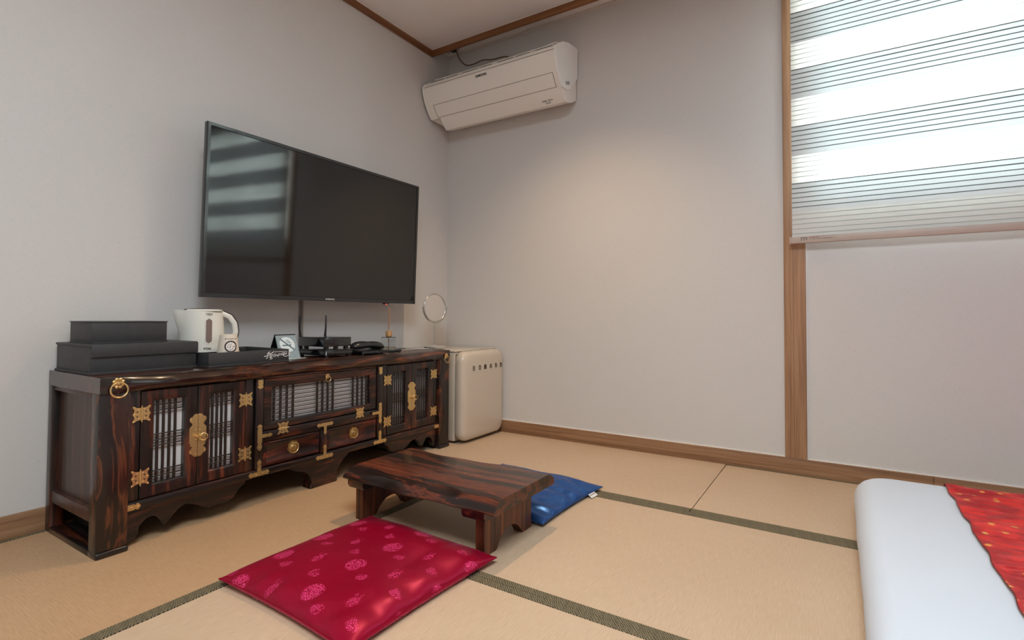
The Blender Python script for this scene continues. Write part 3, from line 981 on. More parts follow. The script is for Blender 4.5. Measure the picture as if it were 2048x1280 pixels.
# open tray with lettering
tx0, tx1, ty0, ty1 = .050, .345, -1.680, -1.372
t = thing('tray', 'black leatherette tray with white brushed lettering, holding the kettle and cup', 'tray', (.2, -1.526, TZ))
bm = NB()
box(bm, tx0, tx1, ty0, ty1, TZ, TZ + .006, .001)
obj('base_board', bm, M_LEATHER, t)
bm = NB()
box(bm, tx1 - .009, tx1 - .001, ty0 + .001, ty1 - .001, TZ + .006, .567, .0012); obj('side_wall', bm, M_LEATHER, t)
bm = NB(); box(bm, tx0 + .001, tx0 + .008, ty0 + .001, ty1 - .001, TZ + .006, .567, .0012); obj('side_wall', bm, M_LEATHER, t)
bm = NB(); box(bm, tx0 + .008, tx1 - .009, ty0 + .001, ty0 + .008, TZ + .006, .567, .0012); obj('side_wall', bm, M_LEATHER, t)
bm = NB(); box(bm, tx0 + .008, tx1 - .009, ty1 - .008, ty1 - .001, TZ + .006, .567, .0012); obj('side_wall', bm, M_LEATHER, t)
# brushed lettering, traced stroke by stroke (units: 1/2048 of the close-up width)
LT = [([(275, 640), (340, 630), (470, 580), (560, 520), (680, 420)], 34.), ([(490, 410), (400, 520), (470, 500), (520, 480)], 30.), ([(420, 560), (430, 620), (375, 760)], 36.),
      ([(520, 640), (570, 570), (620, 560), (640, 590), (560, 640), (490, 710), (620, 680), (540, 760), (520, 800), (570, 800), (630, 760)], 22.),
      ([(670, 650), (690, 570), (720, 540), (760, 560), (740, 610)], 26.), ([(690, 690), (760, 660), (820, 590), (830, 640), (870, 690)], 22.),
      ([(880, 570), (920, 540), (1020, 560), (1060, 520), (1080, 500)], 24.), ([(880, 650), (930, 610), (1040, 610), (1090, 570)], 22.), ([(900, 570), (870, 640)], 18.),
      ([(1110, 500), (1160, 490), (1150, 540), (1080, 640)], 26.), ([(1270, 440), (1240, 520), (1170, 590), (1270, 570)], 24.), ([(1380, 450), (1370, 590)], 44.),
      ([(1150, 590), (1120, 660), (1190, 710), (1340, 670), (1440, 610), (1430, 580)], 26.)]
S_ = (65 / 2048) / 452.0 * 1.34
bm = NB()
for ln, wd in LT:
    strokes(bm, [[((x - 870) * S_, (560 - y) * S_ * .78) for x, y in ln]], wd * S_ * .8, (tx1 - .001, -1.420, .549), (0, 1, 0), (0, 0, 1), .0004)
strokes(bm, [[((720 - 870) * S_, 125 * S_ * .78), ((1230 - 870) * S_, 125 * S_ * .78)]], 14 * S_, (tx1 - .001, -1.420, .549), (0, 1, 0), (0, 0, 1), .0003)
obj('lettering', bm, M_WINK, t, 'white brushed lettering')

# kettle -------------------------------------------------------------
ka = atan2(.896, .443)
KX, KY = .165, -1.612
t = thing('electric_kettle', 'white plastic electric kettle with a water gauge standing in the black tray', 'kettle', (KX, KY, TZ + .0062), ka)
local()
bm = NB(); lathe(bm, [(.056, 0), (.058, .006), (.058, .016), (.056, .024), (.060, .040), (.0, .040)], (0, 0, 0), seg=40)
obj('power_base', bm, M_BLACK, t)
# body: stacked sections, spout grows out of the top on the -x side
bm = NB(); rings = []
NZ, NA = 22, 48
for i in range(NZ + 1):
    f = i / NZ; z = .040 + f * .150
    a = .078 - .012 * f
    b_ = .066 - .010 * f
    row = []
    for k in range(NA):
        th = 2 * pi * k / NA
        x, y = a * cos(th), b_ * sin(th)
        sp = max(0, f - .30) / .70
        d = abs(th - pi)
        x -= .034 * sp ** 1.5 * exp(-(d / .32) ** 2)
        zz = z - .006 * (x / .08) * f if f > .8 else z
        row.append(bm.verts.new((x, y, zz)))
    rings.append(row)
for A, B_ in zip(rings, rings[1:]):
    for k in range(NA): bm.faces.new((A[k], A[(k + 1) % NA], B_[(k + 1) % NA], B_[k]))
bm.faces.new(rings[0][::-1]); bm.faces.new(rings[-1])
body = obj('body', bm, M_WHITEP, t, ang=50)
# lid with dark rim
bm = NB(); lathe(bm, [(.058, 0), (.059, .003), (.050, .008), (0, .009)], (.004, 0, .1905), seg=32, sx=1.08, sy=.86); obj('lid', bm, M_WHITEP, t)
# handle: white outer loop with dark inner strip along the back
hp = [(.030, 0, .188), (.060, 0, .184), (.088, 0, .170), (.104, 0, .145), (.109, 0, .115), (.104, 0, .085), (.090, 0, .062), (.068, 0, .050)]
bm = NB()
def ribbon(bm, pts, wd, th, up=0):
    P = [Vector(p) for p in pts]; rows = []
    for i, p in enumerate(P):
        tg = (P[min(i + 1, len(P) - 1)] - P[max(i - 1, 0)]).normalized(); nrm = Vector((tg.z, 0, -tg.x))
        w_ = wd; q = p + nrm * up
        rows.append([bm.verts.new(q + Vector((0, s * w_, 0)) + nrm * u_ * th) for s, u_ in ((-1, -.5), (-.75, -1), (.75, -1), (1, -.5), (1, .5), (.75, 1), (-.75, 1), (-1, .5))])
    for a, b_ in zip(rows, rows[1:]):
        for k in range(8): bm.faces.new((a[k], a[(k + 1) % 8], b_[(k + 1) % 8], b_[k]))
    bm.faces.new(rows[0]); bm.faces.new(rows[-1][::-1])
hp2 = []
for i in range(len(hp) - 1):
    for k in range(3):
        f = k / 3; hp2.append(tuple(hp[i][j] * (1 - f) + hp[i + 1][j] * f for j in range(3)))
hp2.append(hp[-1])
ribbon(bm, hp2, .013, .0095)
obj('handle', bm, M_WHITEP, t, ang=60)
bm = NB(); ribbon(bm, [(-.058, 0, .186), (-.03, 0, .1885), (0, 0, .1890), (.026, 0, .1880)] + [(p[0] + (p[0] - .03) * .0, 0, p[2]) for p in hp2[2:-6]], .0105, .002, -.0108 * 0 - .0108)
# strip sits on the outer face of the handle
obj('handle_strip', bm, M_BLACK, t)
# gauge panel on the front (towards -y)
def on_body(x, zf):
    z = .040 + zf * .150; a = .078 - .012 * zf; b_ = .066 - .010 * zf
    return Vector((x, -b_ * sqrt(max(0, 1 - (x / a) ** 2)), z))
def body_patch(bm, cx, hw, z0, z1, off, rounded=True):
    n_, m_ = 6, 14; g = []
    for j in range(m_ + 1):
        zf = z0 + (z1 - z0) * j / m_; row = []
        e = 1
        if rounded:
            q = min(j / m_, 1 - j / m_) * (z1 - z0) * .15 / hw
            e = sqrt(max(0, 1 - max(0, 1 - q) ** 2)) if q < 1 else 1
            e = max(e, .12)
        for i in range(n_ + 1):
            x = cx + hw * e * (2 * i / n_ - 1)
            p = on_body(x, zf); p.y -= off; row.append(bm.verts.new(p))
        g.append(row)
    for j in range(m_):
        for i in range(n_): bm.faces.new((g[j][i], g[j][i + 1], g[j + 1][i + 1], g[j + 1][i]))
bm = NB(); body_patch(bm, .020, .0135, .18, .86, .0012); obj('gauge_frame', bm, M_WHITEP, t)
bm = NB(); body_patch(bm, .020, .0098, .22, .82, .0020); g_ = obj('water_gauge', bm, mat('smoked_gauge', lin((122, 104, 96)), .25), t, 'smoky grey see-through water gauge')
bm = NB()
for zf in (.34, .48, .66):
    p = on_body(.024, zf); box(bm, p.x - .003, p.x + .003, p.y - .0030, p.y - .0024, p.z - .0006, p.z + .0006)
obj('gauge_mark', bm, mat('gauge_orange', lin((176, 92, 50)), .5), t)
p = on_body(.020, .93)
bm = text_bm('COCO', .010, (p.x, p.y - .0016, p.z), (1, 0, 0), (0, 0, 1), .0003, width=.022, bold=.0002); obj('lettering', bm, M_INK, t)
p = on_body(.016, .09)
bm = tiny_print(7, .024, .0056, (p.x, p.y - .0016, p.z), (1, 0, 0), (0, 0, 1), 12); obj('lettering', bm, M_INK, t)

# cup (upside-down paper cup)
t = thing('paper_cup', 'pale paper cup with a round emblem turned upside down in the black tray', 'cup', (.285, -1.580, TZ + .0062), 0)
local()
M_CUP = mat('cup_paper', lin((206, 194, 178)), .6, bump=((1, 1, 1), .1, .0002, 90, .06))
bm = NB(); lathe(bm, [(.0405, 0), (.0415, .002), (.0405, .004), (.0285, .104), (.0275, .1055), (.0265, .102), (0, .102)], (0, 0, 0), seg=36); cupb = obj('cup_body', bm, M_CUP, t)
cdir = Vector((CAM.x - .285, CAM.y + 1.580, 0)).normalized(); cang = atan2(cdir.y, cdir.x) + .25
ex = Vector((cos(cang), sin(cang), 0)); ey = Vector((-sin(cang), cos(cang), 0))
tiltv = Vector((0, 0, 1)) - ex * .12; tiltv.normalize()
nrm = ey.cross(tiltv)
cc = ex * .0370 + Vector((0, 0, .050))
bm = NB()
def cup_disc(bm, R0, R1, off, n_=32, ccz=.062):
    prev = None
    for k in range(n_ + 1):
        a = 2 * pi * k / n_; row = []
        for R in (R0, R1):
            s_, zz = R * cos(a), ccz + R * sin(a)
            rad = .0405 - .12 * (zz - .004) + off
            th = cang + s_ / rad
            row.append(bm.verts.new((rad * cos(th), rad * sin(th), zz)))
        if prev: bm.faces.new((prev[0], row[0], row[1], prev[1]))
        prev = row
cup_disc(bm, .0165, .0215, .0006); obj('emblem', bm, mat('cup_brown', lin((62, 46, 40)), .6), t, 'dark brown ring emblem')
bm = NB(); cup_disc(bm, .0001, .0160, .0005)
obj('emblem', bm, mat('cup_white', lin((226, 220, 216)), .6), t)
bm = NB()
random.seed(3)
for k in range(16):
    a = random.random() * 6.28; r_ = .013 * sqrt(random.random())
    zz = .062 + r_ * sin(a); rad = .0405 - .12 * (zz - .004) + .0009; th = cang + r_ * cos(a) / rad
    ball(bm, (rad * cos(th), rad * sin(th), zz), .0013, 1)
for th_, zz in [(-.55, .090), (.62, .090)]:
    rad = .0405 - .12 * (zz - .004) + .0006; ball(bm, (rad * cos(cang + th_), rad * sin(cang + th_), zz), .0022, 1)
for k in range(9):
    zz = .090; th = cang - .36 + k * .09; rad = .0405 - .12 * (zz - .004) + .0004
    ball(bm, (rad * cos(th), rad * sin(th), zz), .0011, 1, (1, 1, 1.4))
obj('emblem', bm, MATS['cup_brown'], t)

# no smoking sign: folded A-shaped card holder
t = thing('no_smoking_sign', 'folded tabletop no smoking sign beside the black tray', 'sign', (.2, -1.285, TZ))
S0 = Vector((.240, -1.342, TZ + .001)); S1 = Vector((.240, -1.247, TZ + .001)); T0 = Vector((.190, -1.334, .617)); T1 = Vector((.190, -1.243, .617))
def quad_prism(bm, a, b_, c_, d_, th):
    n_ = (b_ - a).cross(d_ - a).normalized()
    A = [bm.verts.new(p) for p in (a, b_, c_, d_)]; B_ = [bm.verts.new(p - n_ * th) for p in (a, b_, c_, d_)]
    bm.faces.new(A); bm.faces.new(B_[::-1])
    for k in range(4): bm.faces.new((A[k], A[(k + 1) % 4], B_[(k + 1) % 4], B_[k]))
bm = NB(); quad_prism(bm, S0, S1, T1, T0, .003); obj('front_leaf', bm, mat('sign_silver', lin((150, 168, 176)), .3, .25, bump=((1, 1, 1), .3, .0004, 120, .12)), t)
bm = NB(); quad_prism(bm, Vector((.140, -1.334, TZ)), Vector((.140, -1.243, TZ)), T1 + Vector((-.004, 0, 0)), T0 + Vector((-.004, 0, 0)), .003)
box(bm, .1835, .1915, -1.336, -1.241, .6145, .619, .001)
box(bm, .136, .236, -1.336, -1.241, TZ, TZ + .002); obj('back_leaf', bm, M_BLACK, t)
bm = NB(); box(bm, .236, .262, -1.346, -1.236, TZ, TZ + .003, .001); obj('acrylic_lip', bm, mat('acrylic', lin((196, 210, 208)), .1, alpha=1, coat=.5), t)
U = (S1 - S0).normalized(); V = (T0 - S0).normalized(); V = (V - U * V.dot(U)).normalized(); N_ = U.cross(V)
cen = (S0 + S1 + T0 + T1) / 4 + V * .010
M_SGW = mat('sign_white', lin((214, 226, 230)), .35)
def disc(bm, R, z, n_=40, hole=None):
    lathe(bm, [(R, z), (R, z + .0004)], cen, N_, n_)
bm = NB(); lathe(bm, [(.0345, .0002), (.0345, .0005)], cen, N_, 40); obj('pictogram', bm, M_SGW, t, 'pale round no smoking pictogram')
M_SGD = mat('sign_grey', lin((92, 112, 124)), .4)
bm = NB(); strokes(bm, [[(-.021, -.004), (.013, -.004)]], .0060, cen + N_ * .0005, U, V, .0003)
strokes(bm, [[(.018, -.002), (.010, .004), (.012, .010), (.002, .010), (.000, .018), (.008, .020), (.010, .014), (.020, .006)]], .0022, cen + N_ * .0005, U, V, .0003)
strokes(bm, [[(-.0245, .0245), (.0245, -.0245)]], .0065, cen + N_ * .0006, U, V, .0003)
obj('pictogram', bm, M_SGD, t)

# set-top boxes / routers
t = thing('router', 'low black router with two upright antennas, lower of the two stacked black boxes', 'router', (.21, -1.10, TZ))
bm = NB(); box(bm, .105, .312, -1.182, -1.032, TZ + .008, .5455, .004)
box(bm, .101, .316, -1.186, -1.028, .5445, .5495, .002)
for (x, y) in ((.12, -1.17), (.12, -1.05), (.29, -1.17), (.29, -1.05)): box(bm, x, x + .014, y, y + .014, TZ, TZ + .009)
obj('case', bm, M_BLACKG, t)
bm = NB(); box(bm, .3125, .3135, -1.178, -1.172, TZ + .010, .544); obj('sheen_strip', bm, mat('edge_sheen', lin((150, 160, 165)), .2), t)  # pale strip painted as the sheen along the case edge
for (y, tp) in ((-1.150, -.010), (-1.018, .003)):
    bm = NB(); tube(bm, [(.104, y, .536), (.100, y, .560), (.100, y - .001, .600), (.100, y + tp * .7, .640), (.100, y + tp, .700), (.100, y + tp, .703)], [.0072, .0072, .0062, .0042, .0036, .002], 10)
    obj('antenna', bm, M_BLACK, t)
t = thing('set_top_box', 'small black set top box stacked on the router', 'box', (.19, -1.10, .5495))
bm = NB(); box(bm, .112, .292, -1.168, -1.024, .562, .6035, .0025)
obj('case', bm, M_BLACKG, t)
bm = NB()
for (x, y) in ((.13, -1.155), (.13, -1.05), (.27, -1.155), (.27, -1.105), (.27, -1.05)): box(bm, x, x + .014, y, y + .016, .5496, .563)
obj('foot', bm, M_BLACK, t)
bm = NB()
for k in range(2): ball(bm, (.2925, -1.085 + k * .012, .573), .0014, 1)
obj('indicator', bm, mat('led_off', lin((90, 90, 84)), .3), t)

# telephone
t = thing('telephone', 'black desk telephone with its handset and a coiled cord', 'telephone', (.25, -.915, TZ), radians(8))
bm = NB()
P = [(.155, .006), (.160, .030), (.335, .016), (.338, .006)]
prism(bm, [(x, z + TZ) for x, z in P][::-1], (0, -.835, 0), (1, 0, 0), (0, 0, 1), .155, .003)
bmesh.ops.bevel(bm, geom=[e for e in bm.edges if e.calc_face_angle(0) > .6], offset=.004, segments=2, affect='EDGES')
obj('base', bm, M_BLACK, t)
bm = NB()
for (x, y) in ((.17, -.98), (.17, -.86), (.32, -.98), (.32, -.86)): lathe(bm, [(.006, 0), (.006, .008)], (x, y, TZ), seg=10)
obj('foot', bm, M_BLACK, t)
bm = NB(); rows = []
for i in range(25):
    f = i / 24; y = -1.000 + .200 * f
    e = (1 - abs(2 * f - 1) ** 3.2) ** .5 if 0 < f < 1 else 0
    hx = max(.032 * (.82 + .35 * abs(2 * f - 1)) * max(e, .05), .001); hz = max(.022 * (.75 + .5 * abs(2 * f - 1)) * max(e, .05), .001)
    zc = TZ + .036 + .010 * sin(pi * f) - .008 * f
    rows.append([bm.verts.new((.262 + hx * cos(a), y, zc + hz * sin(a) * (1 if sin(a) > 0 else .8))) for a in [2 * pi * k / 16 for k in range(16)]])
for a, b_ in zip(rows, rows[1:]):
    for k in range(16): bm.faces.new((a[k], a[(k + 1) % 16], b_[(k + 1) % 16], b_[k]))
bm.faces.new(rows[0]); bm.faces.new(rows[-1][::-1])
obj('handset', bm, mat('black_satin', (.014, .014, .016), .28, coat=.2), t, ang=70)
bm = NB(); pts = []
for i in range(420):
    f = i / 419; a = f * 2 * pi * 34
    base = Vector((.285 + .035 * sin(f * 3.0), -.812 + f * .105 - .02 * sin(f * 3.14), TZ + .0085))
    pts.append(base + Vector((.0055 * cos(a), 0, .0055 * sin(a))))
tube(bm, [Vector((.265, -.806, TZ + .03)), Vector((.275, -.800, TZ + .018))] + pts, .0013, 5)
obj('coiled_cord', bm, M_BLACK, t)

# reed diffuser
t = thing('reed_diffuser', 'clear glass reed diffuser bottle with a wooden cap and two sticks', 'diffuser', (.205, -.708, TZ), radians(-48))
local()
M_GL = mat('clear_glass', (.90, .93, .93), .02, trans=1, ior=1.45)
bm = NB(); box(bm, -.036, .036, -.036, .036, 0, .074, .004, 3); obj('bottle', bm, M_GL, t)
bm = NB(); box(bm, -.031, .031, -.031, .031, .006, .024, .002); obj('perfume_oil', bm, mat('oil', lin((222, 214, 186)), .05, trans=1, ior=1.2), t)
bm = NB(); lathe(bm, [(.013, .074), (.013, .077), (.0170, .077), (.0172, .079), (.0172, .103), (.016, .105), (0, .105)], (0, 0, 0), seg=24)
obj('cap', bm, wood('cap_wood', lin((146, 108, 66)), lin((176, 136, 90)), lin((196, 156, 110)), 'z', .5, across=90), t)
bm = NB(); tube(bm, [(.004, 0, .008), (-.004, 0, .104), (-.024, .004, .224)], .0019, 6); obj('reed', bm, mat('reed_tan', lin((160, 118, 84)), .6), t)
bm = NB(); tube(bm, [(-.004, 0, .008), (.002, 0, .104), (.000, -.003, .229)], .0019, 6); obj('reed', bm, MATS['reed_tan'], t)
bm = NB(); box(bm, .004, .028, -.0368, -.0362, .022, .062); lb = obj('paper_label', bm, mat('label_white', lin((226, 222, 218)), .5), t, 'small white label')
bm = NB(); strokes(bm, [[(.010, .054), (.022, .054)], [(.008, .049), (.024, .049)], [(.016, .044), (.020, .036), (.016, .030), (.012, .036), (.016, .044)]], .0012, (0, -.0368, 0), (1, 0, 0), (0, 0, 1), .0002); obj('lettering', bm, M_GREYINK, t)

# vanity mirror
t = thing('vanity_mirror', 'round chrome vanity mirror on a slim stand at the right end of the cabinet', 'mirror', (.215, -.362, TZ))
t.location = (.215, -.362, TZ)
CUR[1] = Matrix.Translation((.215, -.362, TZ)).inverted()
mc = Vector((.215, -.362, .748)); mn = Vector((cos(radians(-8)), sin(radians(-8)), .03)).normalized()
lx = Vector((0, 0, 1)).cross(mn).normalized(); ly = mn.cross(lx)
bm = NB(); lathe(bm, [(.060, 0), (.062, .003), (.062, .009), (.058, .012), (.012, .013), (.006, .018), (0, .018)], (.215, -.362, TZ), seg=40)
obj('base', bm, mat('frosted_chrome', (.66, .64, .61), .42, .7), t)
bm = NB(); tube(bm, [(.215, -.362, TZ + .012), (.215, -.362, .664)], .0042, 12); obj('stem', bm, M_CHROME, t)
bm = NB(); tube(bm, [mc + lx * (.088 * cos(a)) + ly * (.088 * sin(a)) for a in [pi + pi * k / 24 for k in range(25)]], .0026, 8); obj('yoke', bm, M_CHROME, t)
bm = NB()
for s in (-1, 1): ball(bm, mc + lx * .0885 * s, .0052, 2)
obj('pivot', bm, M_CHROME, t)
bm = NB(); ring(bm, mc, .080, .0045, mn, 48, 10); obj('rim', bm, M_CHROME, t)
bm = NB(); lathe(bm, [(.079, -.001), (.079, .001)], mc, mn, 48); obj('mirror_glass', bm, mat('mirror_silver', (.86, .84, .82), .03, 1), t)

# cables
bm = NB(); tube(bm, [(.30, -.775, TZ + .003), (.26, -.70, TZ + .003), (.235, -.62, TZ + .003), (.23, -.55, TZ + .003), (.25, -.50, TZ + .003), (.27, -.47, TZ + .003)], .0028, 7)
solo('cable', bm, mat('cable_grey', lin((190, 186, 182)), .5), 'pale grey cable lying on the cabinet between the diffuser and mirror', 'cable', (.25, -.6, TZ), 'cables on the cabinet top')
bm = NB(); tube(bm, [(.16, -.66, TZ + .002), (.17, -.60, TZ + .002), (.16, -.55, TZ + .002), (.14, -.52, TZ + .002)], .0016, 6)
solo('cable', bm, M_BLACK, 'thin black cable lying behind the pale one near the diffuser', 'cable', (.16, -.6, TZ), 'cables on the cabinet top')
bm = NB(); box(bm, 0, .009, -1.083, -1.073, .518, .775, .002); box(bm, 0, .0005, -1.0945, -1.083, .518, .775)
solo('cable_duct', bm, mat('duct_grey', lin((150, 138, 130)), .5), 'narrow vertical cable duct on the wall below the television', 'cable duct', (0, -1.078, .518))

# ------------------------------------------------------------------ television
TVX, ty0_, ty1_, tz0, tz1 = .150, -1.612, -.457, .768, 1.440
t = thing('television', 'large flat black television mounted on the left wall above the cabinet', 'television', (0, (ty0_ + ty1_) / 2, tz0))
TM = Matrix.Translation((TVX, 0, tz0)) @ Matrix.Rotation(radians(1.9), 4, 'Y') @ Matrix.Translation((-TVX, 0, -tz0))
bm = NB()
A = [(ty0_, tz0), (ty1_, tz0), (ty1_, tz1), (ty0_, tz1)]
def insA(l, b_, r, tt): return [(ty0_ + l, tz0 + b_), (ty1_ - r, tz0 + b_), (ty1_ - r, tz1 - tt), (ty0_ + l, tz1 - tt)]
loops = [(insA(.002, .002, .002, .002), TVX - .028), (A, TVX - .024), (A, TVX - .002), (insA(.0015, .0015, .0015, .0015), TVX), (insA(.013, .018, .013, .013), TVX - .0015), (insA(.0145, .0195, .0145, .0145), TVX - .006)]
V = [[bm.verts.new((x, y, z)) for y, z in L_] for L_, x in loops]
for a, b_ in zip(V, V[1:]):
    for k in range(4): bm.faces.new((a[k], a[(k + 1) % 4], b_[(k + 1) % 4], b_[k]))
bm.faces.new(V[0][::-1]); bm.faces.new(V[-1]); bm.transform(TM)
obj('bezel', bm, mat('tv_bezel', (.012, .013, .015), .22, coat=.4), t)
bm = NB(); box(bm, TVX - .0065, TVX - .0045, ty0_ + .0145, ty1_ - .0145, tz0 + .0195, tz1 - .0145); bm.transform(TM)
obj('screen', bm, mat('tv_screen', (.005, .005, .005), .06, spec=.75), t)
bm = NB(); box(bm, TVX - .06, TVX - .027, ty0_ + .20, ty1_ - .20, tz0 + .05, tz1 - .18, .01); bm.transform(TM); obj('rear_housing', bm, M_BLACK, t)
bm = NB(); box(bm, .003, .012, -1.28, -.80, .98, 1.22, .001); box(bm, .012, .085, -1.20, -1.17, .96, 1.30); box(bm, .012, .085, -.90, -.87, .96, 1.30); obj('wall_bracket', bm, M_BLACK, t)
bm = text_bm('SAMSUNG', .0085, (TVX - .0003, -1.033, tz0 + .0095), (0, 1, 0), (0, 0, 1), .0003, width=.050, bold=.0003); bm.transform(TM); obj('lettering', bm, mat('logo_silver', (.62, .62, .62), .3, .3), t, 'silver maker lettering')
bm = NB(); box(bm, TVX - .016, TVX - .002, -.690, -.655, tz0 - .006, tz0 + .001, .002); bm.transform(TM); sens = obj('sensor', bm, M_BLACK, t)
bm = NB(); ball(bm, (TVX - .004, -.672, tz0 - .005), .0035, 1); bm.transform(TM); obj('standby_light', bm, mat('red_led', (.5, .02, .02), .3, emit=((1, .05, .03), 4)), t, 'small red standby light')

# ------------------------------------------------------------------ air conditioner
ax0, ax1 = .018, .952
t = thing('air_conditioner', 'cream wall mounted air conditioner in the corner near the ceiling', 'air conditioner', (.48, 0, 1.88))
front = [(-.238, 2.153), (-.262, 2.136), (-.273, 2.108), (-.268, 2.075), (-.254, 2.035), (-.236, 2.000), (-.212, 1.965), (-.190, 1.940)]
prof = [(-.006, 2.052), (-.006, 2.222), (-.030, 2.222), (-.122, 2.209), (-.190, 2.186)] + front + [(-.134, 1.942), (-.10, 1.955)]
bm = NB(); prism(bm, [(y, z) for y, z in prof], (ax0 + .006, 0, 0), (0, 1, 0), (0, 0, 1), ax1 - ax0 - .012)
obj('housing', bm, M_ACP, t, ang=30)
for s, (xa, xb) in enumerate(((ax0, ax0 + .007), (ax1 - .008, ax1))):
    bm = NB(); prism(bm, [(y * 1.0 - .002, z + .001) for y, z in prof], (xa, 0, 0), (0, 1, 0), (0, 0, 1), xb - xa, .0015)
    obj('end_cap', bm, mat('ac_end', lin((244, 243, 240)), .35), t, ang=30)
# top intake grille: raised bars and dark slots
bm = NB()
for k in range(12):
    x = ax0 + .04 + k * .075
    pass
slots = NB()
import itertools
for j, (ya, za, yb, zb) in enumerate([(-.2425, 2.1505, -.2555, 2.1415)]):
    for k in range(7):
        xa = ax0 + .045 + k * .125; xb = xa + (.105 if k % 2 == 0 else .085)
        prism(slots, [(ya, za + .0008), (yb, zb + .0010), (yb - .001, zb + .0022), (ya - .001, za + .0020)][::-1], (xa, 0, 0), (0, 1, 0), (0, 0, 1), xb - xa)
obj('intake_slot', slots, mat('slot_dark', (.02, .016, .013), .6), t)
bm.free()
bm = NB()
tube(bm, [(ax0 + .03, -.190, 2.1905), (ax0 + .2, -.150, 2.212), (ax1 - .16, -.150, 2.212), (ax1 - .11, -.165, 2.205), (ax1 - .07, -.150, 2.218), (ax1 - .03, -.12, 2.216)], .004, 6)
tube(bm, [(ax0 + .03, -.237, 2.156), (ax1 - .03, -.237, 2.156)], .0028, 6)
obj('grille_bar', bm, M_ACP, t)
# lower body with outlet, and air flap outline
low = [(-.190, 1.9405), (-.172, 1.915), (-.150, 1.892), (-.134, 1.880), (-.118, 1.882), (-.050, 1.905), (-.006, 1.930), (-.006, 2.06), (-.10, 1.955)]
bm = NB(); prism(bm, low, (ax0 + .075, 0, 0), (0, 1, 0), (0, 0, 1), ax1 - ax0 - .085)
lowb = obj('lower_body', bm, M_ACP, t, ang=30)
bm = NB(); prism(bm, [(-.178, 1.938), (-.150, 1.935), (-.06, 1.935), (-.006, 1.940), (-.006, 2.05), (-.10, 1.955)], (ax0 + .010, 0, 0), (0, 1, 0), (0, 0, 1), .066)
obj('lower_corner', bm, M_ACP, t, ang=30)
# flap: thin seam lines following the front
def front_y(z):
    for (y0, z0), (y1, z1) in zip(front, front[1:]):
        if z1 <= z <= z0: return y0 + (y1 - y0) * (z0 - z) / (z0 - z1)
    return -.19
bm = NB()
zu, zl = 2.006, 1.944
for z in (zu, zl):
    tube(bm, [(.078, front_y(z) - .0002, z), (.915, front_y(z) - .0002, z)], .0011, 5)
for x in (.078, .915):
    tube(bm, [(x, front_y(z) - .0002, z) for z in (zu, 1.99, 1.975, 1.96, zl)], .0013, 5)
tube(bm, [(ax0 + .012, -.2728, 2.112), (ax1 - .012, -.2728, 2.112)], .0010, 5)
obj('flap_seam', bm, mat('seam_brown', lin((98, 76, 62)), .6), t)
# lettering along the slanted front
z_ = 2.088; yy = front_y(z_); V_ = Vector((0, front_y(2.10) - front_y(2.075), .025)).normalized(); 
bm = text_bm('SAMSUNG', .019, (.465, yy - .0012, z_), (1, 0, 0), V_, .0003, width=.078, bold=.0005); obj('lettering', bm, M_INK, t)
V2 = Vector((0, -.022, .023)).normalized()
bm = tiny_print(14, .066, .0068, (.840, -.1570, 1.8990), (1, 0, 0), V2, 21, .0005)
strokes(bm, [[(-.016, -.010), (.016, -.010)], [(-.012, -.015), (.014, -.015)]], .0022, (.840, -.1560, 1.8985), (1, 0, 0), V2, .0004)
obj('lettering', bm, M_GREYINK, t)
bm = NB()
for k in range(4): box(bm, ax1 + .0002, ax1 + .0012, -.155 + k * .012, -.150 + k * .012, 1.965 + k * .004, 1.982 + k * .005)
obj('lettering', bm, M_GREYINK, t)
# power wire up into the recess
bm = NB()
wp = [(.100, -.05, 2.436), (.112, -.05, 2.40), (.132, -.05, 2.362), (.165, -.055, 2.325), (.205, -.06, 2.300), (.26, -.06, 2.298), (.322, -.06, 2.304), (.40, -.06, 2.288), (.50, -.07, 2.275), (.58, -.09, 2.225)]
ws = []
for i in range(len(wp) - 1):
    p0, p1, p2, p3 = [Vector(wp[max(0, min(len(wp) - 1, i + k))]) for k in (-1, 0, 1, 2)]
    for k in range(5):
        f = k / 5
        ws.append(.5 * ((2 * p1) + (p2 - p0) * f + (2 * p0 - 5 * p1 + 4 * p2 - p3) * f * f + (3 * p1 - p0 - 3 * p2 + p3) * f ** 3))
tube(bm, ws + [Vector(wp[-1])], .0042, 8)
solo('power_wire', bm, mat('wire_grey', lin((112, 92, 74)), .5), 'grey wire looping from the ceiling recess down to the air conditioner', 'wire', (.1, -.05, 2.3))
t = thing('wire_clamp', 'small clear clamp holding the wire at the ceiling recess', 'clamp', (.095, -.06, 2.42))
bm = NB(); box(bm, .070, .105, -.075, -.045, 2.420, 2.436, .003); obj('body', bm, M_BLACK, t)
bm = NB(); tube(bm, [(.03, -.06, 2.430), (.05, -.07, 2.415), (.07, -.062, 2.428)], .004, 6); tube(bm, [(.11, -.06, 2.430), (.13, -.065, 2.416), (.135, -.06, 2.432)], .004, 6)
obj('plastic_tab', bm, mat('clear_tab', lin((176, 172, 168)), .3), t)

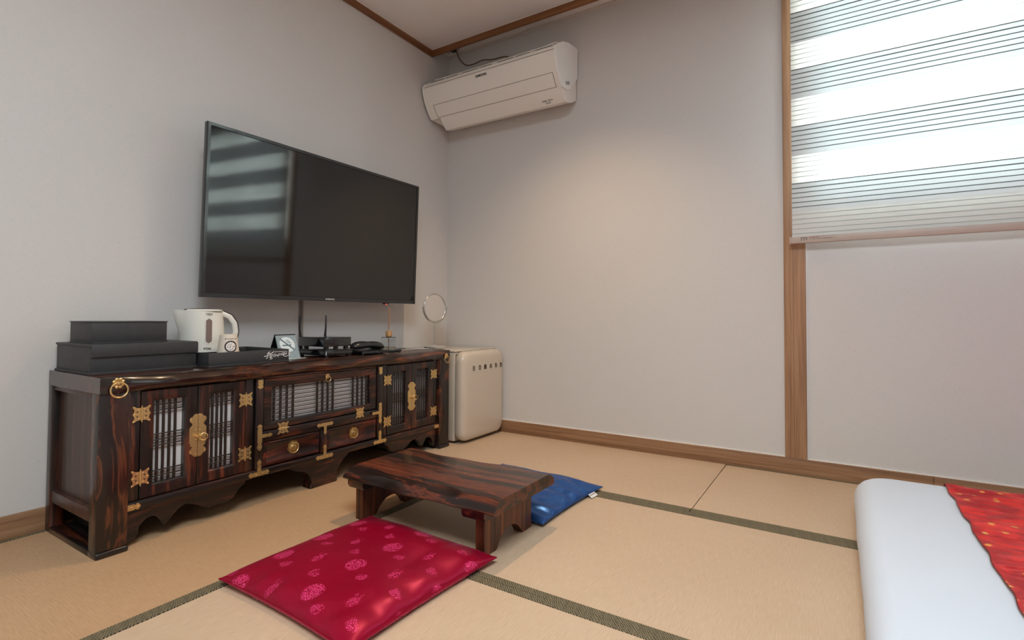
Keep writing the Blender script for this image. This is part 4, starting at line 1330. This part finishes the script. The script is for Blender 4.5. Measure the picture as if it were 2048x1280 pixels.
# ------------------------------------------------------------------ fridge
t = thing('mini_fridge', 'small cream retro refrigerator with a rounded door in the corner', 'refrigerator', (.23, -.21, 0))
fy0, fy1, fh = -.412, -.014, .505
bm = NB(); box(bm, .016, .402, fy0 + .004, fy1 - .002, .010, fh - .002, .012, 3); obj('body', bm, M_FRSIDE, t)
bm = NB(); box(bm, .014, .404, fy0 + .002, fy1, fh - .0025, fh + .004, .003); obj('top_plate', bm, M_FRIDGE, t)
bm = NB()
for y in (fy0 + .03, fy1 - .05): box(bm, .36, .39, y, y + .02, 0, .011); box(bm, .03, .06, y, y + .02, 0, .011)
obj('foot', bm, M_BLACK, t)
bm = NB(); box(bm, .402, .409, fy0 + .010, fy1 - .008, .022, fh - .012, .003); obj('door_seal', bm, mat('seal_grey', lin((120, 108, 96)), .6), t)
# rounded pillow door
bm = NB(); NA = 64; rr = .055
def rrect(y0, y1, z0, z1, r):
    P = []
    for (cy, cz, a0) in ((y1 - r, z1 - r, 0), (y0 + r, z1 - r, pi / 2), (y0 + r, z0 + r, pi), (y1 - r, z0 + r, 3 * pi / 2)):
        for k in range(9): a = a0 + pi / 2 * k / 8; P.append((cy + r * cos(a), cz + r * sin(a)))
    return P
rows = []
for ins_, x in ((.004, .409), (0, .413), (0, .440), (.002, .449), (.007, .457), (.014, .463), (.024, .467), (.05, .4695), (.10, .4705), (.16, .4708)):
    q = rrect(fy0 + ins_, fy1 - ins_, .012 + ins_, fh - ins_, max(.004, rr - ins_ * .6))
    rows.append([bm.verts.new((x, y, z)) for y, z in q])
for a, b_ in zip(rows, rows[1:]):
    k_ = len(a)
    for k in range(k_): bm.faces.new((a[k], a[(k + 1) % k_], b_[(k + 1) % k_], b_[k]))
bm.faces.new(rows[0][::-1]); bm.faces.new(rows[-1])
dr = obj('door', bm, M_FRIDGE, t, ang=60)
# lettering: six rounded letters spaced across the door
GL = {'B': [[(-.4, -.5), (-.4, .5), (.15, .5), (.35, .3), (.1, .05), (.4, -.2), (.2, -.5), (-.4, -.5)], [(-.4, .05), (.1, .05)]],
      'O': [[(.42 * cos(a), .5 * sin(a)) for a in [2 * pi * k / 12 for k in range(13)]]],
      'M': [[(-.5, -.5), (-.5, .25), (-.3, .5), (0, .5), (.3, .5), (.5, .25), (.5, -.5)], [(0, .5), (0, -.5)], [(-.25, .4), (-.25, -.5)]],
      'A': [[(-.35, -.5), (-.35, .2), (-.1, .5), (.15, .5), (.38, .2), (.38, -.5)], [(-.35, -.1), (.38, -.1)]],
      'N': [[(-.35, -.5), (-.35, .5)], [(-.35, .3), (0, .5), (.3, .35), (.38, .1), (.38, -.5)]]}
for k, ch in enumerate('BOMANN'):
    bm = NB(); strokes(bm, [[(x * .0185, z * .0235) for x, z in ln] for ln in GL[ch]], .0031, (.4705 if 0 < k < 5 else .4695, -.322 + k * .0535, .411), (0, 1, 0), (0, 0, 1), .0022)
    obj('letter', bm, mat('letter_brown', lin((74, 58, 48)), .35, .4), dr)

# ------------------------------------------------------------------ low table
t = thing('low_table', 'low dark stained wooden table with a live edge top between the two cushions', 'table', (1.06, -1.26, 0))
bm = NB(); NS = 60; xs0, xs1 = .748, 1.386
def f_front(u): return -1.438 + .005 * sin(u * 9 + .5) * (u * (1 - u) * 4) + .003 * sin(u * 21 + 1) - .002 * sin(u * 3)
def f_back(u): return -1.086 + .010 * sin(u * 7 + 2.2) + .004 * sin(u * 19)
rows = []
for i in range(NS + 1):
    u = i / NS; x = xs0 + (xs1 - xs0) * u
    yf, yb = f_front(u), f_back(u)
    bv = .020 + .016 * max(0, sin(u * 11 + .6)) + .006 * max(0, sin(u * 24 + 3))
    xo = (-.006 if i == 0 else (.004 if i == NS else 0))
    row = [(x, yf + .006, .139), (x, yf, .145), (x, yf + .002, .154 + .003 * sin(u * 14)), (x, yf + bv * .55, .168), (x, yf + bv, .177), (x, yf + bv + .008, .179),
           (x, yb - .040, .179), (x, yb - .030, .176), (x, yb - .008, .162), (x, yb, .148), (x, yb - .006, .139)]
    if i in (0, NS):
        row = [(px - (.012 if i == 0 else -.0) * ((pz - .139) / .04) * -1 if i == 0 else px, py, pz) for px, py, pz in row]
    rows.append([bm.verts.new(p) for p in row])
for a, b_ in zip(rows, rows[1:]):
    k_ = len(a)
    for k in range(k_): bm.faces.new((a[k], b_[k], b_[(k + 1) % k_], a[(k + 1) % k_]))
bm.faces.new(rows[0]); bm.faces.new(rows[-1][::-1])
obj('table_top', bm, M_TTOP, t, ang=50)
for s, (ca, cb, la, lb) in enumerate(((.768, .842, .780, .812), (1.262, 1.344, 1.295, 1.327))):
    P = [(-1.428, .139), (-1.428, .124), (-1.420, .112), (-1.118, .112), (-1.110, .124), (-1.110, .139)]
    bm = NB(); prism(bm, P[::-1], (ca, 0, 0), (0, 1, 0), (0, 0, 1), cb - ca) if False else prism(bm, P, (ca, 0, 0), (0, 1, 0), (0, 0, 1), cb - ca, .001)
    obj('cleat', bm, M_DWY, t)
    L_ = [(-1.402, .112), (-1.402, 0), (-1.352, 0)]
    for k in range(13):
        f = k / 12; L_.append((-1.340 + (.148) * f, .050 * sin(pi * f) ** .7 if 0 < f < 1 else 0))
    L_ += [(-1.180, 0), (-1.136, 0), (-1.136, .112)]
    bm = NB(); prism(bm, L_, (la, 0, 0), (0, 1, 0), (0, 0, 1), lb - la, .001)
    obj('leg', bm, M_TLEG, t)

# ------------------------------------------------------------------ floor cushions


def cushion(nm, label, corners, T, seam_z, m, N=150, wr=None, paint=None, hidden=None):
    """corners: world xy in order (u0v0, u1v0, u1v1, u0v1)"""
    c0, c1, c2, c3 = [Vector(c) for c in corners]
    cen = (c0 + c1 + c2 + c3) / 4
    bm = NB()
    lay = bm.verts.layers.float_color.new('pattern')

    def P(u, v):
        pu = .022 * (1 - (2 * v - 1) ** 2); pv = .022 * (1 - (2 * u - 1) ** 2)
        uu = u + (pu if u < .5 else -pu) * abs(2 * u - 1) ** 3
        vv = v + (pv if v < .5 else -pv) * abs(2 * v - 1) ** 3
        return (c0 * (1 - uu) + c1 * uu) * (1 - vv) + (c3 * (1 - uu) + c2 * uu) * vv
    top_, bot = [], []
    for j in range(N + 1):
        rt, rb = [], []
        for i in range(N + 1):
            u, v = i / N, j / N
            p = P(u, v); a, b_ = abs(2 * u - 1), abs(2 * v - 1)
            h = ((1 - a ** 3.4) * (1 - b_ ** 3.4)) ** .50
            edge = i in (0, N) or j in (0, N)
            z = seam_z + T * h + (0 if edge else wr(u, v, h))
            zb = max(.0022, seam_z - (seam_z) * min(1, h * 2.5))
            if edge: z = max(seam_z + .0, .004)
            vt = bm.verts.new((p.x, p.y, max(z, .004)))
            if paint: vt[lay] = (paint(p.x, p.y), 0, 0, 1)
            rt.append(vt)
            rb.append(vt if edge else (bm.verts.new((p.x, p.y, zb))))
        top_.append(rt); bot.append(rb)
    for j in range(N):
        for i in range(N):
            bm.faces.new((top_[j][i], top_[j][i + 1], top_[j + 1][i + 1], top_[j + 1][i]))
            try: bm.faces.new((bot[j][i], bot[j + 1][i], bot[j + 1][i + 1], bot[j][i + 1]))
            except ValueError: pass
    t = thing(nm, label, 'cushion', (cen.x, cen.y, 0))
    obj('cover', bm, m, t, ang=80)
    # piping along the seam
    bm = NB(); pts = []
    for (a, b_) in (((0, 0), (1, 0)), ((1, 0), (1, 1)), ((1, 1), (0, 1)), ((0, 1), (0, 0))):
        for k in range(24):
            f = k / 24; q = P(a[0] + (b_[0] - a[0]) * f, a[1] + (b_[1] - a[1]) * f); pts.append((q.x, q.y, max(seam_z, .004)))
    tube(bm, pts, .0022, 6, closed=True)
    obj('piping', bm, m, t)
    return t


def satin(name, base, hi, pat=None, rough=.34, metal=.45):
    m = bpy.data.materials.new(name); m.use_nodes = True
    nt = m.node_tree; n = nt.nodes; b = n['Principled BSDF']; L = nt.links.new
    b.inputs['Roughness'].default_value = rough; b.inputs['Metallic'].default_value = metal
    b.inputs['Sheen Weight'].default_value = .04; b.inputs['Sheen Tint'].default_value = (*hi, 1)
    b.inputs['Anisotropic'].default_value = .4; b.inputs['Specular Tint'].default_value = (*hi, 1); b.inputs['Specular IOR Level'].default_value = .6
    b.inputs['Base Color'].default_value = (*base, 1)
    tc = n.new('ShaderNodeTexCoord')
    nz = n.new('ShaderNodeTexNoise'); nz.inputs['Scale'].default_value = 9; nz.inputs['Detail'].default_value = 3
    L(tc.outputs['Object'], nz.inputs['Vector'])
    bp = n.new('ShaderNodeBump'); bp.inputs['Strength'].default_value = .2; bp.inputs['Distance'].default_value = .004
    L(nz.outputs[0], bp.inputs['Height']); L(bp.outputs[0], b.inputs['Normal'])
    if pat:
        at = n.new('ShaderNodeAttribute'); at.attribute_name = 'pattern'
        vo = n.new('ShaderNodeTexVoronoi'); vo.feature = 'DISTANCE_TO_EDGE'; vo.inputs['Scale'].default_value = 210
        L(tc.outputs['Object'], vo.inputs['Vector'])
        cr = n.new('ShaderNodeMapRange'); cr.inputs[1].default_value = .10; cr.inputs[2].default_value = .20
        L(vo.outputs[0], cr.inputs[0])
        mu = n.new('ShaderNodeMath'); mu.operation = 'MULTIPLY'
        sp = n.new('ShaderNodeSeparateColor'); L(at.outputs['Color'], sp.inputs[0])
        L(sp.outputs[0], mu.inputs[0]); L(cr.outputs[0], mu.inputs[1])
        mx = n.new('ShaderNodeMix'); mx.data_type = 'RGBA'; mx.inputs[6].default_value = (*base, 1); mx.inputs[7].default_value = (*pat, 1)
        L(mu.outputs[0], mx.inputs[0]); L(mx.outputs[2], b.inputs['Base Color'])
        mm = n.new('ShaderNodeMapRange'); mm.inputs[3].default_value = metal; mm.inputs[4].default_value = .1
        L(mu.outputs[0], mm.inputs[0]); L(mm.outputs[0], b.inputs['Metallic'])
    return m


def medallions(x, y):
    best = 0
    def blob(cx, cy, r, ax=1., ay=1.):
        d = sqrt(((x - cx) / ax) ** 2 + ((y - cy) / ay) ** 2) / r
        return max(0., min(1., (1 - d) * 8))
    for c in range(-1, 4):
        X0 = .917 + .229 * c
        for k in range(6):
            Y0 = -1.385 - .1265 * k + (.0 if c % 2 == 0 else .051)
            best = max(best, blob(X0, Y0, .0285))
            best = max(best, blob(X0 + .057, Y0 - .034, .0150, 1.1, .8) * .75, blob(X0 + .064, Y0 - .026, .008) * .75)
            best = max(best, blob(X0 + .115, Y0 + .020, .0165, .8, 1.1) * .75, blob(X0 + .118, Y0 + .042, .007, .5, 1.5) * .6, blob(X0 + .104, Y0 + .040, .006, .5, 1.4) * .6)
            best = max(best, blob(X0 + .170, Y0 - .030, .0155, 1.15, .8) * .75, blob(X0 + .163, Y0 - .018, .008) * .7)
    return best


M_RED = satin('crimson_satin', lin((144, 0, 32)), (1, .3, .7), lin((240, 70, 130)), .36, .18)
M_BLUE = satin('blue_satin', lin((48, 92, 158)), (.6, .7, 1), None, .30, .65)


def wr_red(u, v, h):
    z = .006 * noise.noise((u * 4, v * 4, 1)) * h
    # creases running in from the right-hand edge
    e = exp(-((1 - u) / .13) ** 2)
    z += .0045 * e * sin(v * 26 + 2 * noise.noise((v * 3, u * 2, 4))) * min(1, h * 1.6)
    z -= .005 * exp(-((u - .80 - .05 * sin(v * 6)) / .05) ** 2) * h * (.5 + .5 * sin(v * 9 + 1))
    e2 = exp(-(v / .10) ** 2)
    z += .004 * e2 * sin(u * 30 + 3 * noise.noise((u * 3, 7, 4))) * min(1, h * 1.6)
    return z


def wr_blue(u, v, h):
    z = .010 * noise.noise((u * 5, v * 6, 11)) * h + .006 * noise.noise((u * 11, v * 9, 3)) * h
    e = exp(-((1 - u) / .25) ** 2)
    z += .006 * e * sin(v * 34 + 4 * noise.noise((v * 4, u * 3, 2))) * min(1, h * 1.6)
    z += .004 * exp(-(v / .15) ** 2) * sin(u * 30) * h
    return z


cushion('floor_cushion', 'crimson satin floor cushion with pink medallions in front of the low table',
        [(.838, -1.893), (1.352, -1.912), (1.376, -1.412), (.845, -1.392)], .042, .018, M_RED, 230, wr_red, medallions)
ct = cushion('floor_cushion', 'blue satin floor cushion behind the low table',
             [(.862, -1.112), (1.366, -1.128), (1.386, -.672), (.866, -.622)], .030, .014, M_BLUE, 130, wr_blue)
bm = NB(); box(bm, 1.368, 1.396, -.770, -.748, .010, .012)
bm.transform(Matrix.Identity(4))
bm.free(); bm = NB()
quad_prism(bm, Vector((1.372, -.782, .014)), Vector((1.392, -.790, .004)), Vector((1.396, -.742, .004)), Vector((1.376, -.736, .014)), .0012)
tg = obj('fabric_tag', bm, mat('tag_white', lin((222, 218, 212)), .6), ct, 'white care tag')
bm = NB()
for k in range(4): box(bm, 1.380 + .001 * k, 1.383 + .001 * k, -.780 + k * .010, -.774 + k * .010, .0100, .0112)
obj('lettering', bm, M_GREYINK, ct)

# ------------------------------------------------------------------ bedding


def pad_bm(x0, x1, y0, y1, H, r, R, inner=26, namp=.004, ns=3.):
    def loop(ins_, npt=160):
        a, b_, c_, d_ = x0 + ins_, x1 - ins_, y0 + ins_, y1 - ins_
        rr_ = max(.004, R - ins_ * .8); P = []
        per = [(b_ - rr_, d_ - rr_, 0), (a + rr_, d_ - rr_, pi / 2), (a + rr_, c_ + rr_, pi), (b_ - rr_, c_ + rr_, 3 * pi / 2)]
        for q, (cx, cy, a0) in enumerate(per):
            for k in range(13): an = a0 + pi / 2 * k / 12; P.append((cx + rr_ * cos(an), cy + rr_ * sin(an)))
            nx = per[(q + 1) % 4]
            s_ = (cx + rr_ * cos(a0 + pi / 2), cy + rr_ * sin(a0 + pi / 2)); e_ = (nx[0] + rr_ * cos(nx[2]), nx[1] + rr_ * sin(nx[2]))
            for k in range(1, 28): f = k / 28; P.append((s_[0] * (1 - f) + e_[0] * f, s_[1] * (1 - f) + e_[1] * f))
        return P
    bm = NB(); rows = []
    steps = []
    for k in range(11):
        a = -pi / 2 + pi * k / 10; steps.append((r - r * cos(a), H / 2 + H / 2 * sin(a), k / 10))
    mxi = min(x1 - x0, y1 - y0) / 2 - .02
    for k in range(1, inner): steps.append((r + (mxi - r) * k / inner, H + .002 * min(1, k / 4), 1))
    for ins_, z, f in steps:
        L_ = loop(ins_); row = []
        for (x, y) in L_:
            dn = noise.noise((x * ns, y * ns, z * 5)) * namp
            side = 1 if 0 < f < 1 else 0
            nx_ = .006 * side * noise.noise((x * 2, y * 5, 9))
            row.append(bm.verts.new((x + nx_, y, max(0, z + (dn if f > .5 else 0)))))
        rows.append(row)
    for a, b_ in zip(rows, rows[1:]):
        k_ = len(a)
        for k in range(k_): bm.faces.new((a[k], a[(k + 1) % k_], b_[(k + 1) % k_], b_[k]))
    bm.faces.new(rows[0][::-1]); bm.faces.new(rows[-1])
    return bm


M_SHEET = mat('white_cotton', lin((212, 219, 229)), .75, bump=((1, 1, 1), .12, .003, 5, 0))
t = thing('folded_futon', 'thick white futon lying on the tatami at the right edge', 'futon', (3.0, -1.6, 0))
bm = pad_bm(2.246, 3.95, -3.0, -.318, .130, .055, .12)
obj('quilt', bm, M_SHEET, t, ang=80)

mr = bpy.data.materials.new('red_brocade'); mr.use_nodes = True
nt = mr.node_tree; n = nt.nodes; b = n['Principled BSDF']; L = nt.links.new
tc = n.new('ShaderNodeTexCoord')
n1 = n.new('ShaderNodeTexNoise'); n1.inputs['Scale'].default_value = 16; n1.inputs['Detail'].default_value = 3; L(tc.outputs['Object'], n1.inputs['Vector'])
cr = n.new('ShaderNodeValToRGB'); e = cr.color_ramp.elements
e[0].position = .40; e[0].color = (*lin((176, 8, 22)), 1); e[1].position = .62; e[1].color = (*lin((226, 40, 34)), 1)
L(n1.outputs[0], cr.inputs[0])
mpv = n.new('ShaderNodeMapping'); mpv.inputs['Scale'].default_value = (1, 1.5, 1); L(tc.outputs['Object'], mpv.inputs[0])
v1 = n.new('ShaderNodeTexVoronoi'); v1.inputs['Scale'].default_value = 24; L(mpv.outputs[0], v1.inputs['Vector'])
m1 = n.new('ShaderNodeMapRange'); m1.inputs[1].default_value = .25; m1.inputs[2].default_value = .14; L(v1.outputs['Distance'], m1.inputs[0])
n3 = n.new('ShaderNodeTexNoise'); n3.inputs['Scale'].default_value = 6; L(tc.outputs['Object'], n3.inputs['Vector'])
m3 = n.new('ShaderNodeMapRange'); m3.inputs[1].default_value = .44; m3.inputs[2].default_value = .52; L(n3.outputs[0], m3.inputs[0])
mu = n.new('ShaderNodeMath'); mu.operation = 'MULTIPLY'; L(m1.outputs[0], mu.inputs[0]); L(m3.outputs[0], mu.inputs[1])
mxc = n.new('ShaderNodeMix'); mxc.data_type = 'RGBA'; L(v1.outputs['Color'], mxc.inputs[0])
mxc.inputs[6].default_value = (*lin((240, 120, 50)), 1); mxc.inputs[7].default_value = (*lin((236, 206, 110)), 1)
mxa = n.new('ShaderNodeMix'); mxa.data_type = 'RGBA'; L(mu.outputs[0], mxa.inputs[0]); L(cr.outputs[0], mxa.inputs[6]); L(mxc.outputs[2], mxa.inputs[7])
L(mxa.outputs[2], b.inputs['Base Color']); b.inputs['Roughness'].default_value = .38; b.inputs['Metallic'].default_value = .2

bm = NB(); NX, NY = 150, 420
cx1, cyA, cyB = 3.92, -2.85, -.322
g = []
for j in range(NY + 1):
    y = cyA + (cyB - cyA) * j / NY; row = []
    x0 = 2.508 + .0025 * sin(y * 31) + .0012 * sin(y * 57 + 1) + .010 * (y + .4) * .3
    for i in range(NX + 1):
        x = x0 + (cx1 - x0) * (i / NX) ** 1.35
        d = max(0, (y + .373) / .055)
        zt = .1345 + (.065 * (sqrt(max(0, 1 - min(1, d) ** 2)) - 1))
        wv = .0045 * noise.noise((x * 3.0 + y * 3.0, y * 26 - x * 5, 2)) + .003 * noise.noise((x * 9, y * 60, 5))
        ed = min(1, (x - x0) / .03 + .35)
        row.append((x, y, zt + .0055 + max(-.0045, wv * 2.3) * ed))
    g.append(row)
T_ = [[bm.verts.new(p) for p in r_] for r_ in g]
B_ = [[bm.verts.new((p[0], p[1], p[2] - .0035)) for p in r_] for r_ in g]
for j in range(NY):
    for i in range(NX):
        bm.faces.new((T_[j][i], T_[j][i + 1], T_[j + 1][i + 1], T_[j + 1][i]))
for j in range(NY):
    bm.faces.new((T_[j][0], T_[j + 1][0], B_[j + 1][0], B_[j][0])); bm.faces.new((T_[j][NX], B_[j][NX], B_[j + 1][NX], T_[j + 1][NX]))
for i in range(NX):
    bm.faces.new((T_[0][i], B_[0][i], B_[0][i + 1], T_[0][i + 1])); bm.faces.new((T_[NY][i], T_[NY][i + 1], B_[NY][i + 1], B_[NY][i]))
t = thing('bed_cover', 'wrinkled red brocade cover with gold specks spread over the white futon', 'bed cover', (3.2, -1.6, .13))
obj('cloth', bm, mr, t, ang=80, recalc=False)
bm = NB(); tube(bm, [(g[j][0][0] - .001, g[j][0][1], g[j][0][2] - .001) for j in range(0, NY + 1, 3)], .0013, 6)
obj('hem', bm, mat('hem_maroon', lin((104, 24, 26)), .5), t)

# ------------------------------------------------------------------ ceiling lamps and added fill panel (out of frame, they light the room)
for i, (p, e_, c_) in enumerate(LAMPS):
    t = thing('recessed_downlight', ('round recessed warm downlight in the ceiling above the low table', 'round recessed warm downlight in the ceiling near the camera side')[i], 'lamp', (p[0], p[1], 2.395))
    bm = NB(); ring(bm, (p[0], p[1], 2.3945), .048, .004, (0, 0, 1), 28, 8); obj('trim_ring', bm, M_WHITEP, t)
    bm = NB(); lathe(bm, [(.044, 0), (.044, .002)], (p[0], p[1], 2.392), seg=24); obj('diffuser', bm, mat('lamp_glow', (1, .9, .8), .5, emit=(WARM, 6)), t)
t = thing('fill_light_panel', 'square flush ceiling panel added for the fill light behind the camera', 'lamp', (2.15, -2.70, 2.395))  # unseen housing added to go with the fill light
bm = NB(); box(bm, 1.63, 2.67, -3.22, -2.18, 2.368, 2.395, .004); obj('housing', bm, M_WHITEP, t)

# drop the helper's leftovers
for me in list(bpy.data.meshes):
    if me.users == 0: bpy.data.meshes.remove(me)
